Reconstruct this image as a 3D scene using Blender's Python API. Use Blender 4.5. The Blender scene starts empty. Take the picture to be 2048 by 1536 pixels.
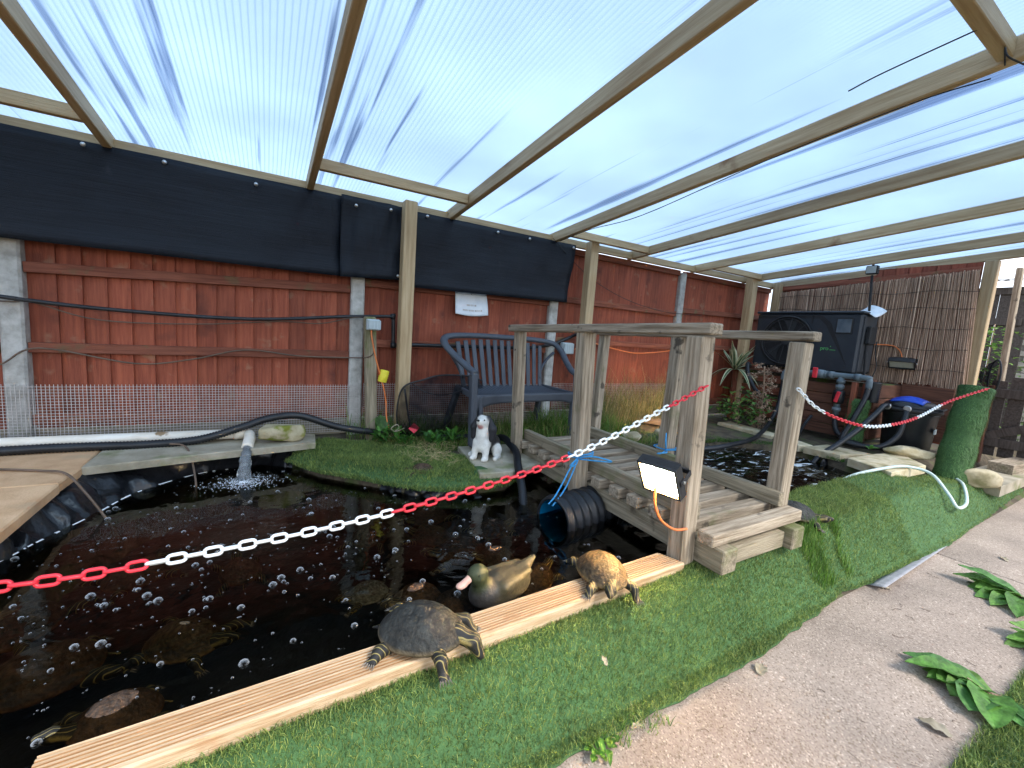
import bpy, bmesh, math, random
import numpy as np
from mathutils import Matrix, Vector, Euler, noise as mnoise
R_ = math.radians
random.seed(7); rng = np.random.default_rng(7)
S = bpy.context.scene
COL = S.collection

# ------------------------------------------------------------------ camera
EYE = 1.30
yaw, pitch, roll, FPX = 0.52915, 0.1202, 0.0724, 844.66
fw = Vector((math.sin(yaw)*math.cos(pitch), math.cos(yaw)*math.cos(pitch), -math.sin(pitch)))
r0 = Vector((math.cos(yaw), -math.sin(yaw), 0)); u0 = r0.cross(fw)
rr = math.cos(roll)*r0 + math.sin(roll)*u0; uu = -math.sin(roll)*r0 + math.cos(roll)*u0
cam_d = bpy.data.cameras.new('camera'); cam = bpy.data.objects.new('camera', cam_d); COL.objects.link(cam)
cam.matrix_world = Matrix(((rr.x, uu.x, -fw.x, 0), (rr.y, uu.y, -fw.y, 0), (rr.z, uu.z, -fw.z, EYE), (0, 0, 0, 1)))
cam_d.sensor_width = 36; cam_d.lens = FPX/2048*36; cam_d.clip_start = .02; cam_d.clip_end = 2000
S.camera = cam
# ------------------------------------------------------------------ sky, sun, exposure
SUN_EL, SUN_AZ = 46, 160          # azimuth measured from +Y (fence normal) towards +X
w = bpy.data.worlds.new('World'); S.world = w; w.use_nodes = True
nt = w.node_tree; nt.nodes.clear()
def N(t, tree=None, **k):
    n = (tree or nt).nodes.new(t)
    for a, b in k.items(): setattr(n, a, b)
    return n
wo = N('ShaderNodeOutputWorld'); bg = N('ShaderNodeBackground'); sky = N('ShaderNodeTexSky')
sky.sky_type = 'NISHITA'; sky.sun_disc = False; sky.sun_elevation = R_(SUN_EL); sky.sun_rotation = R_(SUN_AZ)
sky.air_density = 1.0; sky.dust_density = 2.0; sky.ozone_density = 2.0
tc = N('ShaderNodeTexCoord'); mp = N('ShaderNodeMapping'); mp.inputs['Scale'].default_value = (1.0, 1.0, 2.2)
nz = N('ShaderNodeTexNoise'); nz.inputs['Scale'].default_value = 1.7; nz.inputs['Detail'].default_value = 6
rp = N('ShaderNodeMapRange'); rp.inputs[1].default_value = .36; rp.inputs[2].default_value = .64; rp.inputs[3].default_value = .32; rp.inputs[4].default_value = .9
mx = N('ShaderNodeMix', data_type='RGBA'); mx.inputs[7].default_value = (6.6, 7.1, 8.0, 1)
nt.links.new(tc.outputs['Generated'], mp.inputs[0]); nt.links.new(mp.outputs[0], nz.inputs['Vector'])
nt.links.new(nz.outputs[0], rp.inputs[0]); nt.links.new(rp.outputs[0], mx.inputs[0])
nt.links.new(sky.outputs[0], mx.inputs[6]); nt.links.new(mx.outputs[2], bg.inputs[0]); bg.inputs[1].default_value = .11
nt.links.new(bg.outputs[0], wo.inputs[0])
sd = bpy.data.lights.new('sun', 'SUN'); sun = bpy.data.objects.new('sun', sd); COL.objects.link(sun)
sd.energy = 1.15; sd.angle = R_(14); sd.color = (1, .96, .9)
sv = Vector((math.sin(R_(SUN_AZ))*math.cos(R_(SUN_EL)), math.cos(R_(SUN_AZ))*math.cos(R_(SUN_EL)), math.sin(R_(SUN_EL))))
sun.rotation_euler = sv.to_track_quat('Z', 'Y').to_euler(); sun.location = (0, 0, 8)
S.view_settings.view_transform = 'Standard'; S.view_settings.look = 'None'; S.view_settings.exposure = 1.68; S.view_settings.gamma = 1
S.cycles.max_bounces = 10; S.cycles.transparent_max_bounces = 16; S.cycles.caustics_reflective = False; S.cycles.caustics_refractive = False
S.cycles.sample_clamp_indirect = 6

# ------------------------------------------------------------------ materials
M_ = {}
def newmat(name):
    m = bpy.data.materials.new(name); m.use_nodes = True
    t = m.node_tree; b = t.nodes['Principled BSDF']; M_[name] = m
    return m, t, b
def L(t, a, b): t.links.new(a, b)
def rgb(c): return (c[0], c[1], c[2], 1)
def generic(name, c1, c2, scale=6, stretch=(1, 1, 1), rough=.65, bump=.25, bscale=40, detail=6, objvar=.18, spots=None, metallic=0, spec=.4, attr=False, bdist=.01, lo=.35, hi=.65, coat=0, transl=0):
    m, t, b = newmat(name)
    tc = N('ShaderNodeTexCoord', t); oi = N('ShaderNodeObjectInfo', t)
    ad = N('ShaderNodeVectorMath', t, operation='MULTIPLY_ADD')      # offset texture by per-object random
    cb = N('ShaderNodeCombineXYZ', t)
    for i in range(3): L(t, oi.outputs['Random'], cb.inputs[i])
    L(t, cb.outputs[0], ad.inputs[0]); ad.inputs[1].default_value = (13.7, 7.3, 5.1); L(t, tc.outputs['Object'], ad.inputs[2])
    mp = N('ShaderNodeMapping', t); mp.inputs['Scale'].default_value = stretch; L(t, ad.outputs[0], mp.inputs[0])
    n1 = N('ShaderNodeTexNoise', t); n1.inputs['Scale'].default_value = scale; n1.inputs['Detail'].default_value = detail; n1.inputs['Roughness'].default_value = .6
    L(t, mp.outputs[0], n1.inputs['Vector'])
    mr = N('ShaderNodeMapRange', t); mr.inputs[1].default_value = lo; mr.inputs[2].default_value = hi; L(t, n1.outputs[0], mr.inputs[0])
    mx = N('ShaderNodeMix', t, data_type='RGBA'); mx.inputs[6].default_value = rgb(c1); mx.inputs[7].default_value = rgb(c2); L(t, mr.outputs[0], mx.inputs[0])
    out = mx.outputs[2]
    if attr:
        at = N('ShaderNodeAttribute', t); at.attribute_name = 'Col'
        m2 = N('ShaderNodeMix', t, data_type='RGBA', blend_type='MULTIPLY'); m2.inputs[0].default_value = 1
        L(t, out, m2.inputs[6]); L(t, at.outputs['Color'], m2.inputs[7]); out = m2.outputs[2]
    for sp in (spots or []):
        sc, sscale, th, soft = sp
        n2 = N('ShaderNodeTexNoise', t); n2.inputs['Scale'].default_value = sscale; n2.inputs['Detail'].default_value = 5; L(t, ad.outputs[0], n2.inputs['Vector'])
        r2 = N('ShaderNodeMapRange', t); r2.inputs[1].default_value = th; r2.inputs[2].default_value = th+soft; L(t, n2.outputs[0], r2.inputs[0])
        m3 = N('ShaderNodeMix', t, data_type='RGBA'); m3.inputs[7].default_value = rgb(sc); L(t, r2.outputs[0], m3.inputs[0]); L(t, out, m3.inputs[6]); out = m3.outputs[2]
    if objvar:
        hv = N('ShaderNodeHueSaturation', t); vr = N('ShaderNodeMapRange', t); vr.inputs[3].default_value = 1-objvar; vr.inputs[4].default_value = 1+objvar
        L(t, oi.outputs['Random'], vr.inputs[0]); L(t, vr.outputs[0], hv.inputs['Value']); L(t, out, hv.inputs['Color']); out = hv.outputs[0]
    L(t, out, b.inputs['Base Color'])
    b.inputs['Roughness'].default_value = rough; b.inputs['Metallic'].default_value = metallic; b.inputs['Specular IOR Level'].default_value = spec
    if coat: b.inputs['Coat Weight'].default_value = coat
    if bump:
        n3 = N('ShaderNodeTexNoise', t); n3.inputs['Scale'].default_value = bscale; n3.inputs['Detail'].default_value = 5; L(t, mp.outputs[0], n3.inputs['Vector'])
        bp = N('ShaderNodeBump', t); bp.inputs['Strength'].default_value = bump; bp.inputs['Distance'].default_value = bdist
        L(t, n3.outputs[0], bp.inputs['Height']); L(t, bp.outputs[0], b.inputs['Normal'])
    if transl:
        tr = N('ShaderNodeBsdfTranslucent', t); L(t, out, tr.inputs[0]); ms = N('ShaderNodeMixShader', t); ms.inputs[0].default_value = transl
        o = t.nodes['Material Output']; L(t, b.outputs[0], ms.inputs[1]); L(t, tr.outputs[0], ms.inputs[2]); L(t, ms.outputs[0], o.inputs[0])
    return m
WG = (.5, 9, 9)
generic('redwood', (.215, .047, .023), (.33, .086, .042), 6, (9, 9, .6), .7, .35, 30, objvar=.2, spots=[((.11, .028, .017), 4, .60, .16), ((.30, .13, .075), 9, .62, .1)])
generic('redrail', (.15, .040, .020), (.28, .09, .05), 6, WG, .75, .35, 30, spots=[((.13, .11, .05), 6, .60, .12)])
generic('newwood', (.40, .27, .14), (.56, .42, .25), 5, WG, .6, .3, 25, objvar=.12, spots=[((.27, .15, .07), 3.2, .68, .06)])
generic('plank', (.43, .26, .13), (.68, .52, .34), 5, (.35, 26, 14), .55, .35, 25, objvar=.0, spots=[((.42, .19, .08), 3.5, .64, .08)])
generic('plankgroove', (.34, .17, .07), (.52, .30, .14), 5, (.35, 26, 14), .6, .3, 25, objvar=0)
generic('greywood', (.19, .145, .095), (.45, .37, .275), 7, WG, .8, .55, 25, objvar=.14, spots=[((.15, .15, .07), 5, .62, .14), ((.09, .07, .05), 8, .64, .06)])
generic('greenwood', (.17, .14, .09), (.36, .30, .21), 6, WG, .8, .5, 25, objvar=.12, spots=[((.13, .15, .045), 4, .56, .18), ((.08, .06, .04), 7, .62, .1)])
generic('darkwood', (.045, .035, .03), (.10, .085, .075), 6, (9, 9, .6), .75, .3, 25)
generic('brownwood', (.08, .032, .02), (.17, .07, .04), 6, WG, .75, .35, 25)
generic('concrete', (.34, .33, .30), (.56, .55, .52), 14, rough=.9, bump=.4, bscale=80, spots=[((.20, .22, .12), 4, .62, .12)])
generic('slab', (.52, .30, .155), (.66, .42, .235), 7, rough=.9, bump=.35, bscale=90, spots=[((.42, .31, .19), 3, .58, .14)])
generic('slabgrey', (.27, .24, .17), (.42, .37, .28), 8, rough=.9, bump=.35, bscale=90, spots=[((.18, .19, .08), 5, .58, .14)])
generic('sandstone', (.42, .34, .20), (.60, .52, .36), 9, rough=.9, bump=.6, bscale=30, spots=[((.24, .21, .10), 6, .55, .15)])
generic('mossstone', (.40, .34, .20), (.58, .50, .34), 12, rough=.9, bump=.6, bscale=40, spots=[((.20, .22, .03), 9, .47, .1), ((.72, .68, .58), 14, .63, .05)])
generic('soil', (.045, .036, .024), (.13, .10, .065), 10, rough=.95, bump=.6, bscale=40, objvar=0, spots=[((.06, .09, .02), 5, .52, .15)])
generic('blackplastic', (.010, .011, .013), (.022, .024, .028), 6, rough=.38, bump=.05, bscale=8, objvar=.1)
generic('blackmatte', (.012, .012, .013), (.026, .026, .028), 6, rough=.6, bump=.1, objvar=.1)
generic('sheetblack', (.004, .0065, .012), (.009, .013, .021), 5, (.5, 1, 22), .5, .3, 16, objvar=0, spec=.22, spots=[((.03, .035, .045), 3, .68, .1)])
generic('liner', (.008, .009, .011), (.02, .021, .024), 4, rough=.28, bump=.5, bscale=14, bdist=.02, objvar=0)
generic('benchplastic', (.060, .069, .086), (.080, .091, .110), 4, rough=.5, bump=.1, bscale=120, objvar=0)
generic('pumpbody', (.024, .030, .039), (.034, .042, .052), 5, rough=.42, bump=.04, bscale=150, objvar=0)
generic('pumpside', (.040, .043, .048), (.055, .058, .064), 5, rough=.55, bump=.04, objvar=0)
generic('pvcgrey', (.10, .135, .155), (.16, .20, .225), 5, rough=.4, bump=.03, objvar=.05)
generic('pvcwhite', (.70, .62, .50), (.84, .79, .70), 5, (1, 3, 3), .45, .05, objvar=0, spots=[((.30, .20, .11), 7, .68, .04)])
generic('redplastic', (.62, .025, .04), (.76, .04, .06), 8, rough=.4, bump=.05, objvar=.04)
generic('whiteplastic', (.72, .77, .78), (.84, .87, .88), 8, rough=.4, bump=.05, objvar=.04)
generic('blueplastic', (.01, .05, .42), (.02, .09, .58), 8, rough=.35, bump=.02, objvar=0)
generic('pipeblue', (.0, .10, .24), (.0, .16, .34), 8, rough=.4, bump=.02, objvar=0)
generic('orangecable', (.62, .16, .04), (.75, .22, .07), 8, rough=.5, bump=0, objvar=.05)
generic('browncable', (.10, .07, .05), (.15, .10, .07), 8, rough=.6, bump=0, objvar=.1)
generic('bluerope', (.03, .28, .62), (.08, .42, .80), 60, rough=.6, bump=.6, bscale=260, objvar=0)
generic('yellowplastic', (.70, .58, .03), (.82, .70, .06), 20, rough=.5, bump=.05, objvar=0)
generic('greybox', (.40, .47, .49), (.50, .56, .57), 8, rough=.55, bump=.03, objvar=.06)
generic('galv', (.42, .40, .39), (.58, .55, .53), 30, rough=.5, bump=0, metallic=.4, objvar=.05)
generic('steel', (.5, .5, .5), (.65, .65, .65), 30, rough=.3, bump=0, metallic=.9, objvar=0)
generic('paper', (.68, .74, .80), (.80, .84, .88), 12, rough=.35, bump=.2, bscale=9, objvar=0)
generic('print', (.42, .38, .36), (.55, .48, .44), 40, rough=.6, bump=0, objvar=.1)
generic('clearhose', (.50, .62, .58), (.64, .74, .70), 10, rough=.2, bump=.03, objvar=0)
generic('redtag', (.60, .02, .05), (.70, .05, .08), 10, rough=.4, bump=0, objvar=0)
generic('brick', (.58, .54, .48), (.75, .71, .64), 10, rough=.9, bump=.4, objvar=.1)
generic('roofing', (.20, .20, .20), (.34, .34, .34), 12, rough=.6, bump=.3, objvar=0)
generic('reed', (.30, .20, .14), (.72, .56, .43), 8, (40, 40, .8), .8, .3, 40, objvar=0, attr=True)
generic('deadstem', (.22, .13, .08), (.40, .28, .19), 20, rough=.8, bump=.2, objvar=.1)
generic('straw', (.36, .28, .13), (.55, .45, .24), 30, rough=.8, bump=0, objvar=.1)
generic('litter', (.24, .20, .13), (.40, .35, .26), 20, rough=.8, bump=.1, objvar=.2)
generic('turf', (.04, .10, .03), (.065, .145, .045), 30, rough=.8, bump=.5, bscale=200, objvar=0)
generic('turfback', (.26, .26, .28), (.36, .36, .38), 30, rough=.8, bump=.2, objvar=0)
generic('turfblade', (.75, .75, .75), (1.15, 1.15, 1.15), 5, rough=.5, bump=0, objvar=0, attr=True, spec=.35, transl=.25)
generic('leaf', (.6, .6, .6), (1.3, 1.3, 1.3), 26, rough=.55, bump=.6, bscale=45, objvar=.15, attr=True, spec=.4, transl=.3)
generic('painted', (.8, .8, .8), (1.15, 1.15, 1.15), 16, rough=.55, bump=.35, bscale=60, objvar=0, attr=True)
generic('skin', (.6, .6, .6), (1.3, 1.3, 1.3), 60, rough=.5, bump=.5, bscale=160, objvar=0, attr=True, bdist=.004)
generic('shell', (.6, .6, .6), (1.5, 1.5, 1.5), 9, rough=.58, bump=.5, bscale=22, objvar=.1, attr=True, spec=.3, bdist=.02)
generic('claw', (.10, .09, .08), (.2, .18, .15), 30, rough=.4, bump=0, objvar=0)
generic('eye', (.01, .01, .008), (.03, .025, .01), 30, rough=.1, bump=0, objvar=0)
generic('pinkbill', (.60, .34, .27), (.70, .44, .34), 20, rough=.45, bump=.1, objvar=0)
generic('gravel', (.25, .23, .2), (.45, .42, .38), 60, rough=.9, bump=.5, objvar=0)
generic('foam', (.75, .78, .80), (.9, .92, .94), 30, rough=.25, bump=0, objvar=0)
generic('greentext', (.10, .45, .12), (.14, .55, .16), 30, rough=.4, bump=0, objvar=0)
generic('glassdark', (.06, .085, .11), (.14, .17, .20), 5, rough=.06, bump=0, objvar=0, spec=.7)
generic('ledlens', (.42, .44, .36), (.52, .53, .45), 30, rough=.3, bump=.1, objvar=0)

def stripes(name, sc, th, col):
    t = M_[name].node_tree; b = t.nodes['Principled BSDF']; src = b.inputs['Base Color'].links[0].from_socket
    tc = N('ShaderNodeTexCoord', t); w_ = N('ShaderNodeTexWave', t); w_.wave_type = 'BANDS'; w_.bands_direction = 'Y'; w_.inputs['Scale'].default_value = sc; w_.inputs['Distortion'].default_value = 3.5; w_.inputs['Detail'].default_value = 1; w_.inputs['Detail Scale'].default_value = .8
    L(t, tc.outputs['Object'], w_.inputs['Vector']); r = N('ShaderNodeMapRange', t); r.inputs[1].default_value = th; r.inputs[2].default_value = th+.06; r.inputs[4].default_value = .8; L(t, w_.outputs[1], r.inputs[0])
    m = N('ShaderNodeMix', t, data_type='RGBA'); m.inputs[7].default_value = rgb(col); L(t, r.outputs[0], m.inputs[0]); L(t, src, m.inputs[6]); L(t, m.outputs[2], b.inputs['Base Color'])
stripes('skin', 7, .90, (.34, .27, .09))
def path_mat():
    m, t, b = newmat('pathconcrete')
    tc = N('ShaderNodeTexCoord', t); v = N('ShaderNodeTexVoronoi', t); v.inputs['Scale'].default_value = 190; L(t, tc.outputs['Object'], v.inputs['Vector'])
    n1 = N('ShaderNodeTexNoise', t); n1.inputs['Scale'].default_value = 2.2; n1.inputs['Detail'].default_value = 6; L(t, tc.outputs['Object'], n1.inputs['Vector'])
    n2 = N('ShaderNodeTexNoise', t); n2.inputs['Scale'].default_value = 55; n2.inputs['Detail'].default_value = 4; L(t, tc.outputs['Object'], n2.inputs['Vector'])
    cr = N('ShaderNodeValToRGB', t); e = cr.color_ramp
    e.elements[0].position = .12; e.elements[0].color = (.20, .15, .11, 1); e.elements[1].position = .9; e.elements[1].color = (.60, .49, .40, 1)
    for p_, c in ((.30, (.32, .25, .20, 1)), (.62, (.37, .295, .238, 1)), (.82, (.42, .34, .275, 1))):
        x = e.elements.new(p_); x.color = c
    L(t, v.outputs['Color'], cr.inputs[0])
    mr = N('ShaderNodeMapRange', t); mr.inputs[1].default_value = .3; mr.inputs[2].default_value = .7; mr.inputs[3].default_value = .68; mr.inputs[4].default_value = 1.12; L(t, n1.outputs[0], mr.inputs[0])
    hv = N('ShaderNodeHueSaturation', t); L(t, cr.outputs[0], hv.inputs['Color']); L(t, mr.outputs[0], hv.inputs['Value'])
    # rain-wet stain on the slab near the hose
    sx = N('ShaderNodeVectorMath', t, operation='SUBTRACT'); sx.inputs[1].default_value = (4.75, .76, 0); L(t, tc.outputs['Object'], sx.inputs[0])
    sm = N('ShaderNodeVectorMath', t, operation='MULTIPLY'); sm.inputs[1].default_value = (1/.62, 1/.17, 0); L(t, sx.outputs[0], sm.inputs[0])
    ln = N('ShaderNodeVectorMath', t, operation='LENGTH'); L(t, sm.outputs[0], ln.inputs[0])
    aa = N('ShaderNodeMath', t, operation='MULTIPLY_ADD'); aa.inputs[1].default_value = .7; L(t, n1.outputs[0], aa.inputs[0]); L(t, ln.outputs['Value'], aa.inputs[2])
    wr = N('ShaderNodeMapRange', t); wr.inputs[1].default_value = 1.42; wr.inputs[2].default_value = 1.25; L(t, aa.outputs[0], wr.inputs[0])
    mx = N('ShaderNodeMix', t, data_type='RGBA'); mx.inputs[7].default_value = (.085, .075, .075, 1); L(t, wr.outputs[0], mx.inputs[0]); L(t, hv.outputs[0], mx.inputs[6])
    L(t, mx.outputs[2], b.inputs['Base Color'])
    rg = N('ShaderNodeMapRange', t); rg.inputs[3].default_value = .9; rg.inputs[4].default_value = .35; L(t, wr.outputs[0], rg.inputs[0]); L(t, rg.outputs[0], b.inputs['Roughness'])
    bp = N('ShaderNodeBump', t); bp.inputs['Strength'].default_value = .6; bp.inputs['Distance'].default_value = .004; L(t, n2.outputs[0], bp.inputs['Height']); L(t, bp.outputs[0], b.inputs['Normal'])
path_mat()

def water_mat(name, bumps, clear, foam=0):
    m, t, b = newmat(name); o = t.nodes['Material Output']; t.nodes.remove(b)
    tc = N('ShaderNodeTexCoord', t); n = N('ShaderNodeTexNoise', t); n.inputs['Scale'].default_value = bumps[0]; n.inputs['Detail'].default_value = 3; n.inputs['Distortion'].default_value = .6
    L(t, tc.outputs['Object'], n.inputs['Vector'])
    bp = N('ShaderNodeBump', t); bp.inputs['Strength'].default_value = bumps[1]; bp.inputs['Distance'].default_value = .02; L(t, n.outputs[0], bp.inputs['Height'])
    gl = N('ShaderNodeBsdfGlossy', t); gl.inputs['Roughness'].default_value = .02; gl.inputs[0].default_value = (.95, .95, .95, 1); L(t, bp.outputs[0], gl.inputs['Normal'])
    tr = N('ShaderNodeBsdfTransparent', t); tr.inputs[0].default_value = clear
    fr = N('ShaderNodeFresnel', t); fr.inputs[0].default_value = 1.33; L(t, bp.outputs[0], fr.inputs['Normal'])
    ms = N('ShaderNodeMixShader', t); L(t, fr.outputs[0], ms.inputs[0]); L(t, tr.outputs[0], ms.inputs[1]); L(t, gl.outputs[0], ms.inputs[2])
    out = ms.outputs[0]
    if foam:
        mp = N('ShaderNodeMapping', t); mp.inputs['Scale'].default_value = (1.0, 2.6, 1); mp.inputs['Rotation'].default_value = (0, 0, .5); L(t, tc.outputs['Object'], mp.inputs[0])
        n2 = N('ShaderNodeTexNoise', t); n2.inputs['Scale'].default_value = 4.2; n2.inputs['Detail'].default_value = 9; n2.inputs['Roughness'].default_value = .7; n2.inputs['Distortion'].default_value = 1.3; L(t, mp.outputs[0], n2.inputs['Vector'])
        r = N('ShaderNodeMapRange', t); r.inputs[1].default_value = foam; r.inputs[2].default_value = foam+.07; r.inputs[4].default_value = .85; L(t, n2.outputs[0], r.inputs[0])
        df = N('ShaderNodeBsdfDiffuse', t); df.inputs[0].default_value = (.7, .76, .78, 1)
        m2 = N('ShaderNodeMixShader', t); L(t, r.outputs[0], m2.inputs[0]); L(t, out, m2.inputs[1]); L(t, df.outputs[0], m2.inputs[2]); out = m2.outputs[0]
    L(t, out, o.inputs[0])
water_mat('water', (5, .22), (.52, .47, .36, 1))
water_mat('waterrough', (7, .7), (.16, .17, .15, 1), .56)

def poly_mat():
    m, t, b = newmat('polycarbonate'); o = t.nodes['Material Output']; t.nodes.remove(b)
    tc = N('ShaderNodeTexCoord', t); sp = N('ShaderNodeSeparateXYZ', t); L(t, tc.outputs['Object'], sp.inputs[0])
    fl = N('ShaderNodeMath', t, operation='MULTIPLY'); fl.inputs[1].default_value = 2*math.pi/.024; L(t, sp.outputs[0], fl.inputs[0])
    si = N('ShaderNodeMath', t, operation='SINE'); L(t, fl.outputs[0], si.inputs[0])
    fr = N('ShaderNodeMapRange', t); fr.inputs[1].default_value = .55; fr.inputs[2].default_value = 1.0; fr.inputs[4].default_value = 1; L(t, si.outputs[0], fr.inputs[0])
    mp = N('ShaderNodeMapping', t); mp.inputs['Scale'].default_value = (10, .25, 1); L(t, tc.outputs['Object'], mp.inputs[0])
    n = N('ShaderNodeTexNoise', t); n.inputs['Scale'].default_value = 1.0; n.inputs['Detail'].default_value = 4; L(t, mp.outputs[0], n.inputs['Vector'])
    wet = N('ShaderNodeMapRange', t); wet.inputs[1].default_value = .60; wet.inputs[2].default_value = .64; L(t, n.outputs[0], wet.inputs[0])   # condensation runs inside the flutes
    f1 = N('ShaderNodeMapRange', t); f1.inputs[3].default_value = .42; f1.inputs[4].default_value = .14; L(t, wet.outputs[0], f1.inputs[0])
    tr = N('ShaderNodeBsdfTransparent', t); mt = N('ShaderNodeMix', t, data_type='RGBA'); mt.inputs[6].default_value = (.55, .65, .725, 1); mt.inputs[7].default_value = (.33, .41, .53, 1)
    L(t, wet.outputs[0], mt.inputs[0])
    m3 = N('ShaderNodeMix', t, data_type='RGBA', blend_type='MULTIPLY'); m3.inputs[7].default_value = (.60, .68, .78, 1); L(t, fr.outputs[0], m3.inputs[0]); L(t, mt.outputs[2], m3.inputs[6]); 
    ng_ = N('ShaderNodeTexNoise', t); ng_.inputs['Scale'].default_value = 1.3; ng_.inputs['Detail'].default_value = 7; L(t, tc.outputs['Object'], ng_.inputs['Vector'])
    gr2 = N('ShaderNodeMapRange', t); gr2.inputs[1].default_value = .3; gr2.inputs[2].default_value = .7; gr2.inputs[3].default_value = .80; gr2.inputs[4].default_value = 1.06; L(t, ng_.outputs[0], gr2.inputs[0])
    hg = N('ShaderNodeHueSaturation', t); L(t, m3.outputs[2], hg.inputs['Color']); L(t, gr2.outputs[0], hg.inputs['Value']); L(t, hg.outputs[0], tr.inputs[0])
    tl = N('ShaderNodeBsdfTranslucent', t); tl.inputs[0].default_value = (.60, .70, .80, 1)
    ms = N('ShaderNodeMixShader', t); L(t, f1.outputs[0], ms.inputs[0]); L(t, tr.outputs[0], ms.inputs[1]); L(t, tl.outputs[0], ms.inputs[2])
    gl = N('ShaderNodeBsdfGlossy', t); gl.inputs['Roughness'].default_value = .12
    m4 = N('ShaderNodeMixShader', t); m4.inputs[0].default_value = .05; L(t, ms.outputs[0], m4.inputs[1]); L(t, gl.outputs[0], m4.inputs[2])
    L(t, m4.outputs[0], o.inputs[0])
poly_mat()
def net_mat():
    m, t, b = newmat('netting'); o = t.nodes['Material Output']; t.nodes.remove(b)
    tr = N('ShaderNodeBsdfTransparent', t); df = N('ShaderNodeBsdfDiffuse', t); df.inputs[0].default_value = (.012, .012, .014, 1)
    tc = N('ShaderNodeTexCoord', t); n = N('ShaderNodeTexNoise', t); n.inputs['Scale'].default_value = 9; L(t, tc.outputs['Object'], n.inputs['Vector'])
    r = N('ShaderNodeMapRange', t); r.inputs[1].default_value = .35; r.inputs[2].default_value = .7; r.inputs[3].default_value = .45; r.inputs[4].default_value = .86; L(t, n.outputs[0], r.inputs[0])
    ms = N('ShaderNodeMixShader', t); L(t, r.outputs[0], ms.inputs[0]); L(t, tr.outputs[0], ms.inputs[1]); L(t, df.outputs[0], ms.inputs[2]); L(t, ms.outputs[0], o.inputs[0])
net_mat()
def emit_mat(name, c, s):
    m, t, b = newmat(name); b.inputs['Base Color'].default_value = rgb(c); b.inputs['Emission Color'].default_value = rgb(c); b.inputs['Emission Strength'].default_value = s
emit_mat('ledlit', (1, .84, .58), 2.4)
def bubble_mat():
    m, t, b = newmat('bubble'); o = t.nodes['Material Output']; t.nodes.remove(b)
    lw = N('ShaderNodeLayerWeight', t); lw.inputs[0].default_value = .35
    gl = N('ShaderNodeBsdfGlossy', t); gl.inputs['Roughness'].default_value = .05
    df = N('ShaderNodeBsdfDiffuse', t); df.inputs[0].default_value = (.88, .92, .94, 1)
    ad = N('ShaderNodeMixShader', t); ad.inputs[0].default_value = .65; L(t, gl.outputs[0], ad.inputs[1]); L(t, df.outputs[0], ad.inputs[2])
    tr = N('ShaderNodeBsdfTransparent', t); ms = N('ShaderNodeMixShader', t); L(t, lw.outputs['Facing'], ms.inputs[0]); L(t, tr.outputs[0], ms.inputs[1]); L(t, ad.outputs[0], ms.inputs[2]); L(t, ms.outputs[0], o.inputs[0])
bubble_mat()

# ------------------------------------------------------------------ builders
WORLD = {}
def _link(o, parent, M):
    COL.objects.link(o); WORLD[o.name] = M.copy(); o.matrix_basis = M
    if parent is not None:
        o.parent = parent; o.matrix_parent_inverse = WORLD[parent.name].inverted()
    return o
def thing(name, label, cat, loc=(0, 0, 0), rotz=0, group=None, scale=1):
    e = bpy.data.objects.new(name, None); e.empty_display_size = .1
    _link(e, None, Matrix.Translation(loc) @ Matrix.Rotation(rotz, 4, 'Z') @ Matrix.Scale(scale, 4))
    return tag(e, label, cat, group)
def tag(o, label=None, cat=None, group=None, kind=None):
    for k, v in (('label', label), ('category', cat), ('group', group), ('kind', kind)):
        if v: o[k] = v
    return o
def mesh(name, V, F, mat, parent=None, M=None, smooth=False, col=None, local=False, mats=None, midx=None):
    me = bpy.data.meshes.new(name); me.from_pydata([tuple(map(float, v)) for v in V] if not isinstance(V, np.ndarray) else V.tolist(), [], F if isinstance(F, list) else F.tolist())
    if col is not None:
        a = me.color_attributes.new('Col', 'FLOAT_COLOR', 'POINT'); c = np.ones((len(V), 4), np.float32); c[:, :3] = col; a.data.foreach_set('color', c.ravel())
    if smooth: me.polygons.foreach_set('use_smooth', [True]*len(me.polygons))
    for mm in (mats or [mat]): me.materials.append(M_[mm])
    if midx is not None: me.polygons.foreach_set('material_index', midx)
    me.update()
    o = bpy.data.objects.new(name, me); M = M or Matrix.Identity(4)
    if local and parent is not None: M = WORLD[parent.name] @ M
    return _link(o, parent, M)
BOXC = {}
def boxdata(lx, ly, lz, bev):
    bm = bmesh.new(); bmesh.ops.create_cube(bm, size=1)
    for v in bm.verts: v.co = Vector((v.co.x*lx, v.co.y*ly, v.co.z*lz))
    if bev: bmesh.ops.bevel(bm, geom=bm.edges[:], offset=min(bev, .3*min(lx, ly, lz)), segments=1, affect='EDGES')
    V = [tuple(v.co) for v in bm.verts]; F = [[v.index for v in f.verts] for f in bm.faces]; bm.free(); return V, F
def box(name, lo, hi, mat, parent=None, bev=.003, rot=None, local=False):
    c = [(a+b)/2 for a, b in zip(lo, hi)]; d = [abs(b-a) for a, b in zip(lo, hi)]
    V, F = boxdata(*d, bev); M = Matrix.Translation(c)
    if rot: M = M @ Euler(rot).to_matrix().to_4x4()
    return mesh(name, V, F, mat, parent, M, local=local)
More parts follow.
